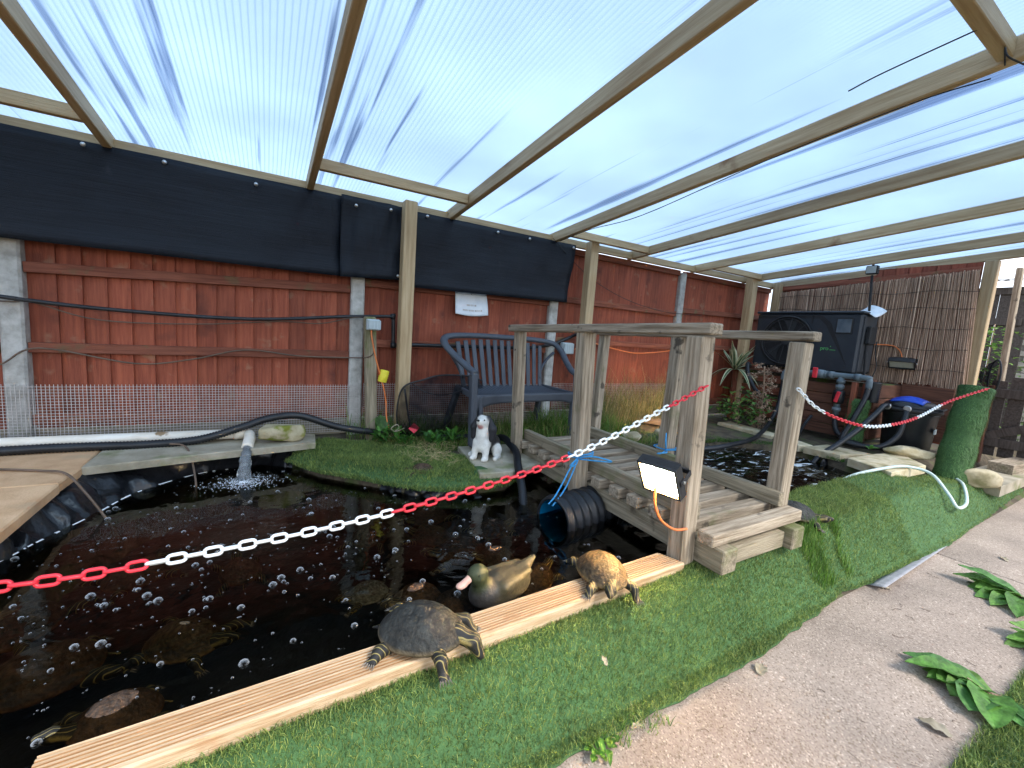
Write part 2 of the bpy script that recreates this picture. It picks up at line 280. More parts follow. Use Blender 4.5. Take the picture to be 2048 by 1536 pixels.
def beam(name, p0, p1, wid, hei, mat, parent=None, bev=.003, up=(0, 0, 1), local=False, warp=0):
    p0, p1 = Vector(p0), Vector(p1); d = p1-p0; Ln = d.length; x = d.normalized(); up = Vector(up)
    y = up.cross(x)
    if y.length < 1e-4: y = Vector((0, 1, 0)).cross(x)
    y.normalize(); z = x.cross(y)
    V, F = boxdata(Ln, wid, hei, bev); c = (p0+p1)/2
    M = Matrix(((x.x, y.x, z.x, c.x), (x.y, y.y, z.y, c.y), (x.z, y.z, z.z, c.z), (0, 0, 0, 1)))
    return mesh(name, V, F, mat, parent, M, local=local)
def smoothpts(P, n=6, closed=False):
    P = [Vector(p) for p in P]; out = []; m = len(P)
    for i in range(m if closed else m-1):
        a = P[(i-1) % m] if (closed or i > 0) else P[0]*2-P[1]; b = P[i]; c = P[(i+1) % m]; d = P[(i+2) % m] if (closed or i+2 < m) else P[-1]*2-P[-2]
        for k in range(n):
            t = k/n; out.append(.5*((2*b)+(c-a)*t+(2*a-5*b+4*c-d)*t*t+(3*b-a-3*c+d)*t**3))
    if not closed: out.append(P[-1])
    return out
def tubedata(P, r, seg=8, closed=False, caps=True, flat=1.0, upref=None):
    P = [Vector(p) for p in P]; n = len(P); rs = r if hasattr(r, '__len__') else [r]*n
    V, F = [], []; T = [(P[(i+1) % n]-P[(i-1) % n] if closed else P[min(i+1, n-1)]-P[max(i-1, 0)]).normalized() for i in range(n)]
    u = upref and Vector(upref) or (Vector((0, 0, 1)) if abs(T[0].z) < .9 else Vector((1, 0, 0)))
    u = (u-T[0]*u.dot(T[0])).normalized()
    for i in range(n):
        if upref: u = Vector(upref)
        u = (u-T[i]*u.dot(T[i])).normalized(); v = T[i].cross(u)
        for k in range(seg):
            a = 2*math.pi*k/seg; V.append(P[i]+(u*math.cos(a)*flat+v*math.sin(a))*rs[i])
    for i in range(n if closed else n-1):
        for k in range(seg):
            a, b = i*seg+k, i*seg+(k+1) % seg; c, d = ((i+1) % n)*seg+(k+1) % seg, ((i+1) % n)*seg+k; F.append([a, b, c, d])
    if caps and not closed: F.append(list(range(seg))[::-1]); F.append([(n-1)*seg+k for k in range(seg)])
    return V, F
def tube(name, P, r, mat, parent=None, seg=8, sm=6, closed=False, M=None, local=False, flat=1.0, upref=None):
    if sm: P = smoothpts(P, sm, closed)
    V, F = tubedata(P, r, seg, closed, flat=flat, upref=upref); return mesh(name, V, F, mat, parent, M, True, local=local)
def corrugated(name, P, r, mat, parent=None, pitch=.017, amp=.22, seg=10):
    P = smoothpts(P, 8); out = [P[0]]; acc = 0
    for a, b in zip(P, P[1:]):
        d = (b-a).length
        while acc+pitch/2 <= d: acc += pitch/2; out.append(a.lerp(b, acc/d))
        acc -= d
    rs = [r*(1+amp*(i % 2)) for i in range(len(out))]
    V, F = tubedata(out, rs, seg); return mesh(name, V, F, mat, parent, smooth=True)
def lathe(name, prof, mat, parent=None, M=None, seg=24, smooth=True, local=False, cap=True):
    V, F = [], []
    for r, z in prof:
        for k in range(seg): a = 2*math.pi*k/seg; V.append((r*math.cos(a), r*math.sin(a), z))
    for i in range(len(prof)-1):
        for k in range(seg): F.append([i*seg+k, i*seg+(k+1) % seg, (i+1)*seg+(k+1) % seg, (i+1)*seg+k])
    if cap: F.append(list(range(seg))[::-1]); F.append([(len(prof)-1)*seg+k for k in range(seg)])
    return mesh(name, V, F, mat, parent, M, smooth, local=local)
def grid(nx, ny): return [[j*(nx+1)+i, j*(nx+1)+i+1, (j+1)*(nx+1)+i+1, (j+1)*(nx+1)+i] for j in range(ny) for i in range(nx)]
def sheet(name, fn, nx, ny, mat, parent=None, smooth=True, thick=0, M=None, local=False):
    V = [Vector(fn(i/nx, j/ny)) for j in range(ny+1) for i in range(nx+1)]; F = grid(nx, ny); n = len(V)
    if thick:
        V2 = []
        for j in range(ny+1):
            for i in range(nx+1):
                a = V[j*(nx+1)+min(i+1, nx)]-V[j*(nx+1)+max(i-1, 0)]; b = V[min(j+1, ny)*(nx+1)+i]-V[max(j-1, 0)*(nx+1)+i]; V2.append(V[j*(nx+1)+i]-a.cross(b).normalized()*thick)
        V = V+V2; F = F+[[n+q for q in f[::-1]] for f in F]
        ring = [i for i in range(nx+1)]+[j*(nx+1)+nx for j in range(1, ny+1)]+[ny*(nx+1)+i for i in range(nx-1, -1, -1)]+[j*(nx+1) for j in range(ny-1, 0, -1)]
        F += [[ring[k], n+ring[k], n+ring[(k+1) % len(ring)], ring[(k+1) % len(ring)]] for k in range(len(ring))]
    return mesh(name, V, F, mat, parent, M, smooth, local=local)
def copy_tree(o, M, label=None, group=None, parent=None, base=None):
    c = o.copy(); COL.objects.link(c); WORLD[c.name] = M; c.matrix_basis = M
    if label: c['label'] = label
    if group: c['group'] = group
    def rec(src, dst):
        for ch in list(src.children):
            k = ch.copy(); COL.objects.link(k); k.parent = dst; k.matrix_parent_inverse = ch.matrix_parent_inverse.copy(); rec(ch, k)
    rec(o, c); return c
# signed-distance organic meshes (one continuous surface)
def sdf(name, prims, cell, k, mat, parent=None, local=True, lump=0, seed=0):
    pts = []
    for p in prims:
        if p[0] == 'c': pts += [np.array(p[1])-max(p[3], p[4]), np.array(p[1])+max(p[3], p[4]), np.array(p[2])-max(p[3], p[4]), np.array(p[2])+max(p[3], p[4])]
        else: pts += [np.array(p[1])-max(p[2]), np.array(p[1])+max(p[2])]
    lo = np.min(pts, 0)-3*cell; hi = np.max(pts, 0)+3*cell; n = np.ceil((hi-lo)/cell).astype(int)+1
    ax = [lo[i]+np.arange(n[i])*cell for i in range(3)]; X = np.stack(np.meshgrid(*ax, indexing='ij'), -1)
    def dist(p, Q):
        if p[0] == 'c':
            a, b = np.array(p[1], float), np.array(p[2], float); ab = b-a; t = np.clip(((Q-a)@ab)/(ab@ab), 0, 1)
            return np.linalg.norm(Q-a-t[..., None]*ab, axis=-1)-(p[3]+(p[4]-p[3])*t)
        q = Q-np.array(p[1])
        if len(p) > 4 and p[4]: q = q@np.array(Euler(p[4]).to_matrix())
        rd = np.array(p[2], float); k0 = np.linalg.norm(q/rd, axis=-1); k1 = np.linalg.norm(q/rd**2, axis=-1)+1e-9
        return k0*(k0-1)/k1
    D = None
    for p in prims:
        d = dist(p, X)
        if D is None: D = d
        else:
            h = np.clip(.5+.5*(D-d)/k, 0, 1); D = D*(1-h)+d*h-k*h*(1-h)
    if lump: D = D+lump*np.sin(X[..., 0]*90+seed)*np.sin(X[..., 1]*83)*np.sin(X[..., 2]*77)
    ins = D < 0; nx, ny, nz = n
    acc = np.zeros((nx-1, ny-1, nz-1, 3)); cnt = np.zeros((nx-1, ny-1, nz-1))
    sl = lambda o: (slice(o[0], nx-1+o[0]), slice(o[1], ny-1+o[1]), slice(o[2], nz-1+o[2]))
    for axis in range(3):
        for a in (0, 1):
            for b in (0, 1):
                o = [0, 0, 0]; oth = [i for i in range(3) if i != axis]; o[oth[0]] = a; o[oth[1]] = b; o2 = list(o); o2[axis] = 1
                d0, d1 = D[sl(o)], D[sl(o2)]; cr = (d0 < 0) != (d1 < 0); t = np.where(cr, d0/np.where(cr, d0-d1, 1), 0)
                pp = np.zeros(acc.shape)
                for i in range(3): pp[..., i] = o[i]
                pp[..., axis] = t; acc += pp*cr[..., None]; cnt += cr
    act = cnt > 0; idx = -np.ones(act.shape, int); idx[act] = np.arange(act.sum())
    ijk = np.argwhere(act); V = lo+(ijk+acc[act]/cnt[act][:, None])*cell
    F = []
    for axis in range(3):
        a1, a2 = (axis+1) % 3, (axis+2) % 3; s0 = [slice(1, -1)]*3; s0[axis] = slice(0, n[axis]-1); s1 = list(s0); s1[axis] = slice(1, n[axis])
        A, B = ins[tuple(s0)], ins[tuple(s1)]; base = np.argwhere(A != B); off = np.ones(3, int); off[axis] = 0; base = base+off
        if len(base) == 0: continue
        flip = ~ins[tuple(base.T)]
        e1 = np.zeros(3, int); e1[a1] = 1; e2 = np.zeros(3, int); e2[a2] = 1
        q = np.stack([idx[tuple((base-e1-e2).T)], idx[tuple((base-e2).T)], idx[tuple(base.T)], idx[tuple((base-e1).T)]], 1)
        q[flip] = q[flip][:, ::-1]; F.append(q)
    F = np.concatenate(F); ds = np.stack([dist(p, V) for p in prims], 1); wgt = np.exp(-np.clip(ds, 0, None)/(k*.35)-np.clip(-ds, None, 0)*0); wgt = wgt**2; wgt /= wgt.sum(1, keepdims=True)
    cols = wgt@np.array([p[5] if p[0] == 'c' else p[3] for p in prims], float)
    return mesh(name, V, F, mat, parent, None, True, cols, local=local)
# grass blades: one mesh
def blades(name, XY, zfn, h, wd, lean, cols, mat='turfblade', parent=None, seed=1, hv=.35, kind='stuff', droop=.3):
    g = np.random.default_rng(seed); n = len(XY); z = np.array([zfn(x, y) for x, y in XY]); B = np.column_stack([XY, z])
    a = g.uniform(0, 2*np.pi, n); fa = g.uniform(0, 2*np.pi, n); H = h*(1+hv*g.normal(size=n)).clip(.35, 1.9)
    side = np.column_stack([np.cos(a), np.sin(a), np.zeros(n)])*(wd/2); ld = np.column_stack([np.cos(fa), np.sin(fa), np.zeros(n)])*(lean*H*g.uniform(.2, 1.2, n))[:, None]
    up = np.zeros((n, 3)); up[:, 2] = H
    m = B+ld*.35+up*.6; t = B+ld+up*(1-droop*g.uniform(0, 1, n)**2)[:, None]
    V = np.stack([B-side, B+side, m+side*.8, m-side*.8, t], 1).reshape(-1, 3)
    i = np.arange(n)*5; Q = np.stack([i, i+1, i+2, i+3], 1).tolist(); T = np.stack([i+3, i+2, i+4], 1).tolist()
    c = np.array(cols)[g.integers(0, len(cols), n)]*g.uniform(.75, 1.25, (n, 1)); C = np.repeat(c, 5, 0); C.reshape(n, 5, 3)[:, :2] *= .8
    o = mesh(name, V, Q+T, mat, parent, col=C); o['kind'] = kind; return o
def scatter(n, x0, x1, y0, y1, ok, seed=0):
    g = np.random.default_rng(seed); P = np.column_stack([g.uniform(x0, x1, n), g.uniform(y0, y1, n)])
    return P[np.array([ok(x, y) for x, y in P])]
def sstep(a, b, x): t = min(1, max(0, (x-a)/(b-a))); return t*t*(3-2*t)
def interp(x, tab):
    if x <= tab[0][0]: return tab[0][1]
    for (a, b), (c, d) in zip(tab, tab[1:]):
        if x <= c: return b+(d-b)*(x-a)/(c-a)
    return tab[-1][1]
def nz2(x, y, s=1.): return mnoise.noise(Vector((x*s, y*s, .3)))
def txt(s, size, mat, parent, M, ext=.0008):
    cu = bpy.data.curves.new('lettering', 'FONT'); cu.body = s; cu.size = size; cu.extrude = ext; cu.align_x = 'CENTER'; cu.align_y = 'CENTER'
    o = bpy.data.objects.new('tmp', cu); COL.objects.link(o); me = bpy.data.meshes.new_from_object(o.evaluated_get(bpy.context.evaluated_depsgraph_get()))
    bpy.data.objects.remove(o); me.name = 'lettering'; me.materials.clear(); me.materials.append(M_[mat]); ob = bpy.data.objects.new('lettering', me); return _link(ob, parent, M)

# ------------------------------------------------------------------ ground and ponds
WZ = .25
POND = [(-3, 1.09), (1.6, 1.235), (2.6, 1.33), (3.23, 1.42), (3.91, 1.42), (4.56, 1.5), (4.73, 1.96), (4.70, 2.32), (4.42, 2.6), (3.4, 2.75), (2.6, 2.66), (1.6, 2.55), (1.46, 2.41), (1.38, 2.36), (1.09, 2.37), (.8, 2.48), (.52, 2.76), (.3, 2.98), (.13, 3.25), (-.05, 3.36), (-.38, 3.3), (-.65, 3.03), (-.77, 2.73), (-.88, 2.48), (-1.0, 2.2), (-1.3, 1.9), (-3, 1.8)]
PA = np.array(POND); PB = np.roll(PA, -1, 0)
def pdist(x, y):
    p = np.array((x, y)); ab = PB-PA; t = np.clip(((p-PA)*ab).sum(1)/(ab*ab).sum(1), 0, 1); d = np.hypot(*(p-PA-ab*t[:, None]).T).min()
    c = ((PA[:, 1] > y) != (PB[:, 1] > y)) & (x < (PB[:, 0]-PA[:, 0])*(y-PA[:, 1])/(PB[:, 1]-PA[:, 1]+1e-12)+PA[:, 0])
    return -d if c.sum() % 2 else d
FTOP = [(-3, .248), (1.4, .250), (1.75, .268), (2.5, .275), (2.9, .31), (4.5, .31), (5.4, .24), (7, .12)]
def bank(x, y):                       # height of firm ground away from the ponds
    front = -.012+sstep(.885, interp(x, [(-3, 1.03), (-.4, 1.05), (1.45, 1.10), (2.0, 1.14)]), y)*(interp(x, FTOP)+.017)+.012*nz2(x, y, 5)*sstep(.95, 1.05, y)
    back = .345+.02*nz2(x, y, 3)+.03*sstep(3.0, 3.6, y)
    if x > 4.6: back = .30+.05*sstep(1.3, 1.6, y)
    t = sstep(1.3, 1.5, y); return front*(1-t)+back*t
def HG(x, y):
    z = bank(x, y); d = pdist(x, y)
    if x < .22 and y > 1.85 and d > 0: z = min(z, .08+.27*sstep(.16, .42, d))
    if d < 0: return max(-.06, min(z-.02, .18)-max(0, -d-.0)*6)
    return z-.05*(1-sstep(0, .10, d))
gx = list(np.arange(-3, 7.6, .05)); gy = list(np.arange(.7, 4.01, .05))
GX = [-60, -10]+gx+[12, 60]; GY = [-60, -8]+gy+[9, 60]
def gz(x, y): return HG(x, y) if (-3 <= x <= 7.6 and .7 <= y <= 4.01) else (-.02 if y < .7 else (.33 if y > 4 else (-.02 if y < 1.3 else .3)))
GV = [(x, y, gz(x, y)-.012) for y in GY for x in GX]
o = mesh('ground', GV, grid(len(GX)-1, len(GY)-1), 'soil', smooth=True); o['kind'] = 'structure'
# concrete path in two cast bays
path = tag(bpy.data.objects.new('path', None), kind='structure'); _link(path, None, Matrix.Identity(4))
box('path_bay', (-1.5, -1.5, -.10), (4.01, .97, 0), 'pathconcrete', path, .006)
box('path_bay', (4.022, -1.5, -.10), (9, .97, 0), 'pathconcrete', path, .006)
# water
def watersheet(name, poly, mat, label):
    bmw = bmesh.new(); bmw.faces.new([bmw.verts.new((x, y, WZ)) for x, y in poly]); bmesh.ops.triangulate(bmw, faces=bmw.faces[:]); me = bpy.data.meshes.new(name); bmw.to_mesh(me); bmw.free(); me.materials.append(M_[mat]); me.update()
    if me.polygons[0].normal.z < 0: me.flip_normals()
    return tag(_link(bpy.data.objects.new(name, me), None, Matrix.Identity(4)), label, kind='structure')
watersheet('pond_water', [(-3, 1.09), (1.6, 1.235), (2.2, 1.30), (2.2, 2.64)]+POND[11:], 'water', 'dark still pond water'); watersheet('pond_water', [(2.201, 1.30)]+POND[2:11]+[(2.201, 2.64)], 'waterrough', 'churning pond water beyond the bridge')
# liner: pond floor and folded skirts
o = tag(mesh('pond_liner', [(-3, 1.05, -.045), (4.9, 1.05, -.045), (4.9, 3.5, -.045), (-3, 3.5, -.045)], [[0, 1, 2, 3]], 'liner'), kind='structure')
def skirt(label, low, high, amp, seed, nseg=14):
    a = smoothpts([(x, y, z) for x, y, z in low], nseg); b = smoothpts([(x, y, z) for x, y, z in high], nseg); n = min(len(a), len(b)); V = []; m = 9
    for j in range(m+1):
        t = j/m
        for i in range(n):
            p = a[i].lerp(b[i], t); e = math.sin(math.pi*t); q = Vector((i*.22+seed, t*1.5, seed))
            p = p+Vector((mnoise.noise(q), mnoise.noise(q+Vector((9, 3, 1))), mnoise.noise(q*1.7+Vector((5, 5, 5)))))*amp*(.35+e); V.append(p)
    return tag(mesh('pond_liner', V, grid(n-1, m), 'liner', smooth=True), label, 'pond liner')
skirt('wrinkled black pond liner hanging below the orange slabs', [(-1.15, 1.95, .18), (-.93, 2.3, .2), (-.86, 2.48, .2), (-.74, 2.72, .2), (-.63, 3.0, .2), (-.38, 3.27, .2), (-.05, 3.33, .2), (.14, 3.22, .2)],
      [(-1.2, 2.05, .42), (-.99, 2.28, .40), (-.98, 2.55, .40), (-.94, 2.82, .41), (-.84, 3.12, .41), (-.4, 3.42, .40), (-.05, 3.5, .39), (.2, 3.36, .39)], .05, 3)
skirt('crumpled black pond liner under the edge of the turf bank', [(.6, 2.60, .2), (.8, 2.40, .2), (1.0, 2.30, .2), (1.2, 2.28, .2)], [(.66, 2.68, .30), (.84, 2.5, .30), (1.02, 2.42, .30), (1.2, 2.42, .30)], .045, 11)
skirt('crumpled black liner behind the bridge posts', [(2.5, 2.6, .2), (2.9, 2.64, .2), (3.4, 2.68, .2), (4.0, 2.6, .2)], [(2.5, 2.8, .36), (2.9, 2.86, .38), (3.4, 2.92, .38), (4.0, 2.78, .34)], .09, 21)
skirt('black liner folded over the corner below the stone slab', [(4.35, 1.40, .22), (4.55, 1.48, .22), (4.66, 1.7, .22), (4.68, 1.95, .22)], [(4.45, 1.34, .36), (4.72, 1.42, .36), (4.82, 1.7, .33), (4.8, 1.95, .33)], .06, 31)

# ------------------------------------------------------------------ paving slabs
def slab(name, poly, z0, z1, mat, label, cat='slab', group=None, chip=.01):
    n = len(poly); g = random.Random(label); V = []
    for z, ins in ((z0, .0), (z1-.006, 0), (z1, .008)):
        cx = sum(p[0] for p in poly)/n; cy = sum(p[1] for p in poly)/n
        for x, y in poly: d = math.hypot(x-cx, y-cy); V.append((x-(x-cx)/d*ins, y-(y-cy)/d*ins, z))
    F = [list(range(n))[::-1], [2*n+i for i in range(n)]]+[[k*n+i, k*n+(i+1) % n, (k+1)*n+(i+1) % n, (k+1)*n+i] for k in (0, 1) for i in range(n)]
    return tag(mesh(name, V, F, mat), label, cat, group)
slab('paving_slab', [(-1.9, 2.16), (-.87, 2.2), (-.87, 2.765), (-1.9, 2.80)], .375, .42, 'slab', 'orange stone slab with its corner overhanging the liner')
slab('paving_slab', [(-1.9, 2.815), (-.875, 2.78), (-.86, 3.0), (-.88, 3.5), (-1.9, 3.5)], .375, .42, 'slab', 'orange stone slab beneath the end of the ribbed hose')
slab('paving_slab', [(-.868, 3.02), (-.26, 3.145), (.3, 3.24), (.32, 3.5), (-.865, 3.5)], .375, .42, 'slabgrey', 'greenish grey slab carrying the mossy stone')
slab('paving_slab', [(1.21, 2.40), (1.44, 2.37), (1.80, 2.50), (1.75, 3.0), (1.32, 3.04)], .33, .37, 'slabgrey', 'grey slab beneath the dog statue')
slab('paving_slab', [(3.62, 3.62), (3.86, 3.2), (4.34, 3.35), (4.3, 3.64)], .38, .42, 'slab', 'flat warm brown slab in front of the tall grass')
for pl, lb in (([(5.05, 2.55), (4.83, 2.5), (4.9, 3.2), (5.15, 3.2)], 'pale stone edging slab beside the green shrub'), ([(4.86, 2.1), (4.68, 2.15), (4.82, 2.47), (5.05, 2.5)], 'pale stone edging slab under the hose connector'), ([(5.15, 1.70), (4.72, 1.80), (4.68, 2.10), (5.1, 2.08)], 'pale stone edging slab in front of the looped hoses')):
    slab('edging_slab', pl, .31, .375, 'sandstone', lb)
slab('edging_slab', [(4.46, 1.33), (5.15, 1.31), (5.5, 1.62), (5.15, 1.68), (4.62, 1.70)], .31, .385, 'sandstone', 'large pale stone slab with a dark damp patch')
slab('paving_slab', [(5.75, .95), (7.6, .93), (7.6, 1.25), (5.8, 1.28)], .14, .24, 'slabgrey', 'pale paving slab running to the black gate')
slab('step_sleeper', [(6.5, 1.02), (7.3, .95), (7.3, 1.12), (6.5, 1.2)], .24, .34, 'greywood', 'weathered timber step before the black gate', 'step')

# ------------------------------------------------------------------ fence
FY = 3.70
def board_mesh(h, wd=.125):
    V = []
    for z in (0, h):
        V += [(0, 0, z), (wd, 0, z), (wd, -.024, z), (0, -.004, z)]
    me = bpy.data.meshes.new('board'); me.from_pydata(V, [], [[0, 1, 2, 3][::1], [7, 6, 5, 4], [0, 4, 5, 1], [1, 5, 6, 2], [2, 6, 7, 3], [3, 7, 4, 0]]); me.materials.append(M_['redwood']); me.update(); return me
def fence_panel(x0, x1, zb, zt, rails, label, nb):
    t = thing('fence_panel', label, 'fence panel', (x0, FY, zb), group=None); pitch = (x1-x0)/nb; me = board_mesh(zt-zb, pitch*1.16)
    for i in range(nb):
        o = bpy.data.objects.new('board', me); _link(o, t, Matrix.Translation((x0+i*pitch, FY+random.uniform(-.002, .002), zb)) @ Matrix.Rotation(random.uniform(-.004, .004), 4, 'Y'))
    for a, b in rails: beam('rail', (x0, FY-.04, a), (x1, FY-.04, b), .034, .062, 'redrail', t)
    beam('gravel_board', (x0, FY-.005, .43), (x1, FY-.005, .43), .035, .13, 'greenwood', t)
    return t
fence_panel(-3.2, -1.36, .50, 2.17, [(1.5, 1.5), (1.0, 1.0)], 'red brown fence panel left of the broad concrete post', 16)
fence_panel(-1.245, .575, .50, 2.17, [(1.48, 1.555), (1.005, 1.025), (.56, .56)], 'red brown fence panel behind the white pipe and mesh', 16)
fence_panel(.685, 2.505, .50, 2.17, [(1.62, 1.635), (1.13, 1.15), (.56, .56)], 'red brown fence panel behind the plastic bench', 16)
fence_panel(2.615, 4.435, .50, 2.222, [(1.69, 1.685), (1.26, 1.265), (.56, .56), (2.185, 2.185)], 'red brown fence panel behind the tall dry grass', 16)
fence_panel(4.545, 6.45, .50, 2.222, [(1.74, 1.78), (1.3, 1.3), (.56, .56), (2.185, 2.185)], 'red brown fence panel meeting the reed screen', 17)
for k, (x, lb) in enumerate([(-1.30, 'pale concrete fence post where the cables enter'), (.63, 'concrete fence post beside the leaning timber stake'), (2.56, 'concrete fence post behind the bench arm'), (4.49, 'mossy concrete fence post behind the bridge')]):
    z1 = 2.19; V = []; 
    t = box('concrete_post', (x-.052, FY-.075, .30), (x+.052, FY+.055, z1), 'concrete', None, .012); tag(t, lb, 'fence post', 'concrete fence posts')
def weldmesh(x0, x1, z0, z1, label, pitch=.0135, wire=.0013):
    V, F = [], []
    def bar(a, b):
        n = len(V); ax = (b[0]-a[0]) > .001
        for p in (a, b):
            for s, q in ((-1, -1), (1, -1), (1, 1), (-1, 1)):
                V.append((p[0]+(0 if ax else s*wire), p[1]+q*wire, p[2]+(s*wire if ax else 0)))
        for k in range(4): F.append([n+k, n+(k+1) % 4, n+4+(k+1) % 4, n+4+k])
    y = FY-.085
    for i in range(int((x1-x0)/pitch)+1): bar((x0+i*pitch, y+.006*math.sin(i*.11), z0), (x0+i*pitch, y+.006*math.sin(i*.11), z1))
    for j in range(int((z1-z0)/pitch)+1):
        xs = np.linspace(x0, x1, 40)
        for a, b in zip(xs, xs[1:]): bar((a, y+.006*math.sin((a-x0)/pitch*.11), z0+j*pitch), (b, y+.006*math.sin((b-x0)/pitch*.11), z0+j*pitch))
    return tag(mesh('wire_mesh', V, F, 'galv'), label, 'wire mesh')
weldmesh(-1.8, .66, .40, .785, 'galvanised wire mesh along the fence behind the white pipe', .0185, .0014)
weldmesh(.69, 2.48, .38, .80, 'galvanised wire mesh low on the fence behind the net and bench', .0185, .0014)
weldmesh(2.62, 4.4, .40, .80, 'galvanised wire mesh low on the fence behind the tall dry grass', .02)

# ------------------------------------------------------------------ black plastic sheets on the fence top
def psheet(x0, x1, zt0, zt1, zb0, zb1, y, label, seed, x1b=None, fix=()):
    t = thing('plastic_sheet', label, 'plastic sheet', (x0, y, zb0)); x1b = x1b or x1
    def fn(u, v):
        x = x0+(x1b+(x1-x1b)*v-x0)*u; zb = zb0+(zb1-zb0)*u; zt = zt0+(zt1-zt0)*u; z = zb+(zt-zb)*v
        return (x, y-.03*sstep(.78, 1, 1-v)*.4+.022*mnoise.noise(Vector((u*5+seed, v*2.0, seed)))+.008*mnoise.noise(Vector((u*16+seed, v*5, seed)))-.02*math.sin(math.pi*min(1, v*1.15))*mnoise.noise(Vector((u*1.5, seed, 0))), z)
    sheet('panel', fn, 30, 14, 'sheetblack', t, thick=.004)
    for fx, fz in fix:
        f = lathe('washer', [(.001, .012), (.006, .011), (.009, .006), (.013, .004), (.013, 0)], 'steel', t, Matrix.Translation((fx, y-.012, fz)) @ Matrix.Rotation(math.pi/2, 4, 'X'), 10)
    return t
psheet(-2.6, .50, 2.235, 2.225, 1.61, 1.637, 3.545, 'long black plastic sheet hung above the mesh covered fence panel', 1, fix=[(-.93, 2.205), (-.56, 2.2), (-.07, 2.18)])
psheet(.475, .965, 2.235, 2.235, 1.633, 1.66, 3.528, 'short black plastic sheet between the long sheet and the timber post', 5, fix=[(.58, 2.17), (.84, 2.19), (.915, 1.69)])
psheet(1.0, 2.70, 2.225, 2.225, 1.615, 1.645, 3.535, 'black plastic sheet above the notice with a slanted end', 9, x1b=2.635, fix=[(1.14, 2.2), (1.80, 2.19), (2.14, 2.19), (2.66, 2.19)])

# ------------------------------------------------------------------ canopy
def roofz(y): return 2.215+(3.62-y)*.0796
can = thing('canopy', 'timber lean-to canopy frame with ribbed clear roof sheets over the pond', 'canopy', (0, 3.6, .36))
beam('wall_plate', (-3.3, 3.60, 2.25), (6.5, 3.60, 2.25), .045, .07, 'newwood', can)
RX = [-.83+1.0946*k for k in range(-2, 7)]+[6.45]
for x in RX: beam('rafter', (x, 3.66, roofz(3.66)+.045), (x+random.uniform(-.01, .01), -.42, roofz(-.42)+.045), .046, .09, 'newwood', can, .004)
def noggin(x0, x1, y): beam('noggin', (x0+.024, y, roofz(y)+.045), (x1-.024, y, roofz(y)+.045), .045, .07, 'newwood', can)
X_ = lambda k: -.83+1.0946*k
noggin(X_(1), X_(2), 3.17); noggin(X_(-1), X_(0), 3.27); noggin(X_(3), X_(4), 3.36); noggin(X_(2), X_(3), .62); noggin(X_(5), X_(6), 3.40); 
for i, x in enumerate(RX[:-1]):
    x1 = RX[i+1]; y0, y1 = 3.72, -.45; za, zb = roofz(y0)+.094, roofz(y1)+.094
    def fn(u, v, x=x, x1=x1): return (x+(x1-x)*u*.998, y0+(y1-y0)*v, za+(zb-za)*v-.010*math.sin(math.pi*u))
    sheet('roof_sheet', fn, 6, 4, 'polycarbonate', can, thick=-.010, smooth=False)
for px_, py_, pw in ((.975, 3.47, .10), (2.86, 3.47, .10), (5.66, 3.47, .11), (6.36, 3.50, .10)):
    beam('post', (px_, py_, .30), (px_, py_, 2.27), pw, pw, 'newwood', can, .006)
beam('post', (6.45, 1.44, .25), (6.45, 1.44, roofz(1.44)), .10, .10, 'newwood', can, .006)
beam('front_beam', (-3.3, -.36, roofz(-.36)-.05), (6.5, -.36, roofz(-.36)-.05), .07, .10, 'newwood', can, .004)
for x in (-2.9, 6.3): beam('post', (x, -.36, -.02), (x, -.36, roofz(-.36)-.1), .1, .1, 'newwood', can, .006)
# wires clipped to the rafters
tag(tube('black_wire', [(2.47, 3.5, 2.22), (2.43, 3.0, 2.24), (2.42, 2.4, 2.24), (2.44, 1.5, 2.37), (2.44, .9, 2.42), (2.47, .66, 2.43)], .003, 'blackmatte', None, 6), 'thin black wire running along a rafter above the bridge', 'wire')
tag(tube('black_wire', [(2.02, .95, 2.36), (2.06, .85, 2.40), (2.15, .62, 2.47)], .003, 'blackmatte', None, 6), 'short stiff black wire hanging below the roof sheet', 'wire')
tag(tube('black_wire', [(2.40, .55, 2.40), (2.30, .58, 2.41), (2.33, .60, 2.46), (2.44, .62, 2.45)], .003, 'blackmatte', None, 6), 'loop of black wire round a short roof noggin', 'wire')
tag(tube('black_wire', [(2.40, 3.52, 2.24), (2.75, 3.55, 2.03), (3.1, 3.62, 1.9), (3.6, 3.62, 1.76), (4.2, 3.62, 1.69), (4.9, 3.62, 1.70)], .003, 'blackmatte', None, 6), 'thin black wire drooping across the fence behind the bridge', 'wire')

# ------------------------------------------------------------------ pipes and cables on the left
t = thing('conduit', 'black conduit sagging along the fence to a right-angled drop', 'conduit', (.9, 3.6, 1.1))
tube('pipe', [(-2.2, 3.58, 1.36), (-1.33, 3.59, 1.296), (-1.24, 3.59, 1.287), (-.83, 3.6, 1.263), (-.11, 3.6, 1.263), (.53, 3.58, 1.333), (.78, 3.55, 1.355), (.885, 3.55, 1.363)], .0125, 'blackplastic', t, 8)
tube('pipe', [(.895, 3.55, 1.36), (.9, 3.55, 1.30), (.905, 3.55, 1.13)], .016, 'blackplastic', t, 8)
tube('pipe', [(.905, 3.56, 1.125), (1.1, 3.6, 1.135), (1.48, 3.6, 1.143), (2.4, 3.6, 1.18), (2.93, 3.6, 1.36)], .017, 'blackplastic', t, 8)
for q in ((.895, 3.55, 1.362), (.905, 3.55, 1.127)): lathe('elbow', [(.012, -.024), (.022, -.02), (.023, .02), (.012, .024)], 'blackplastic', t, Matrix.Translation(q), 12)
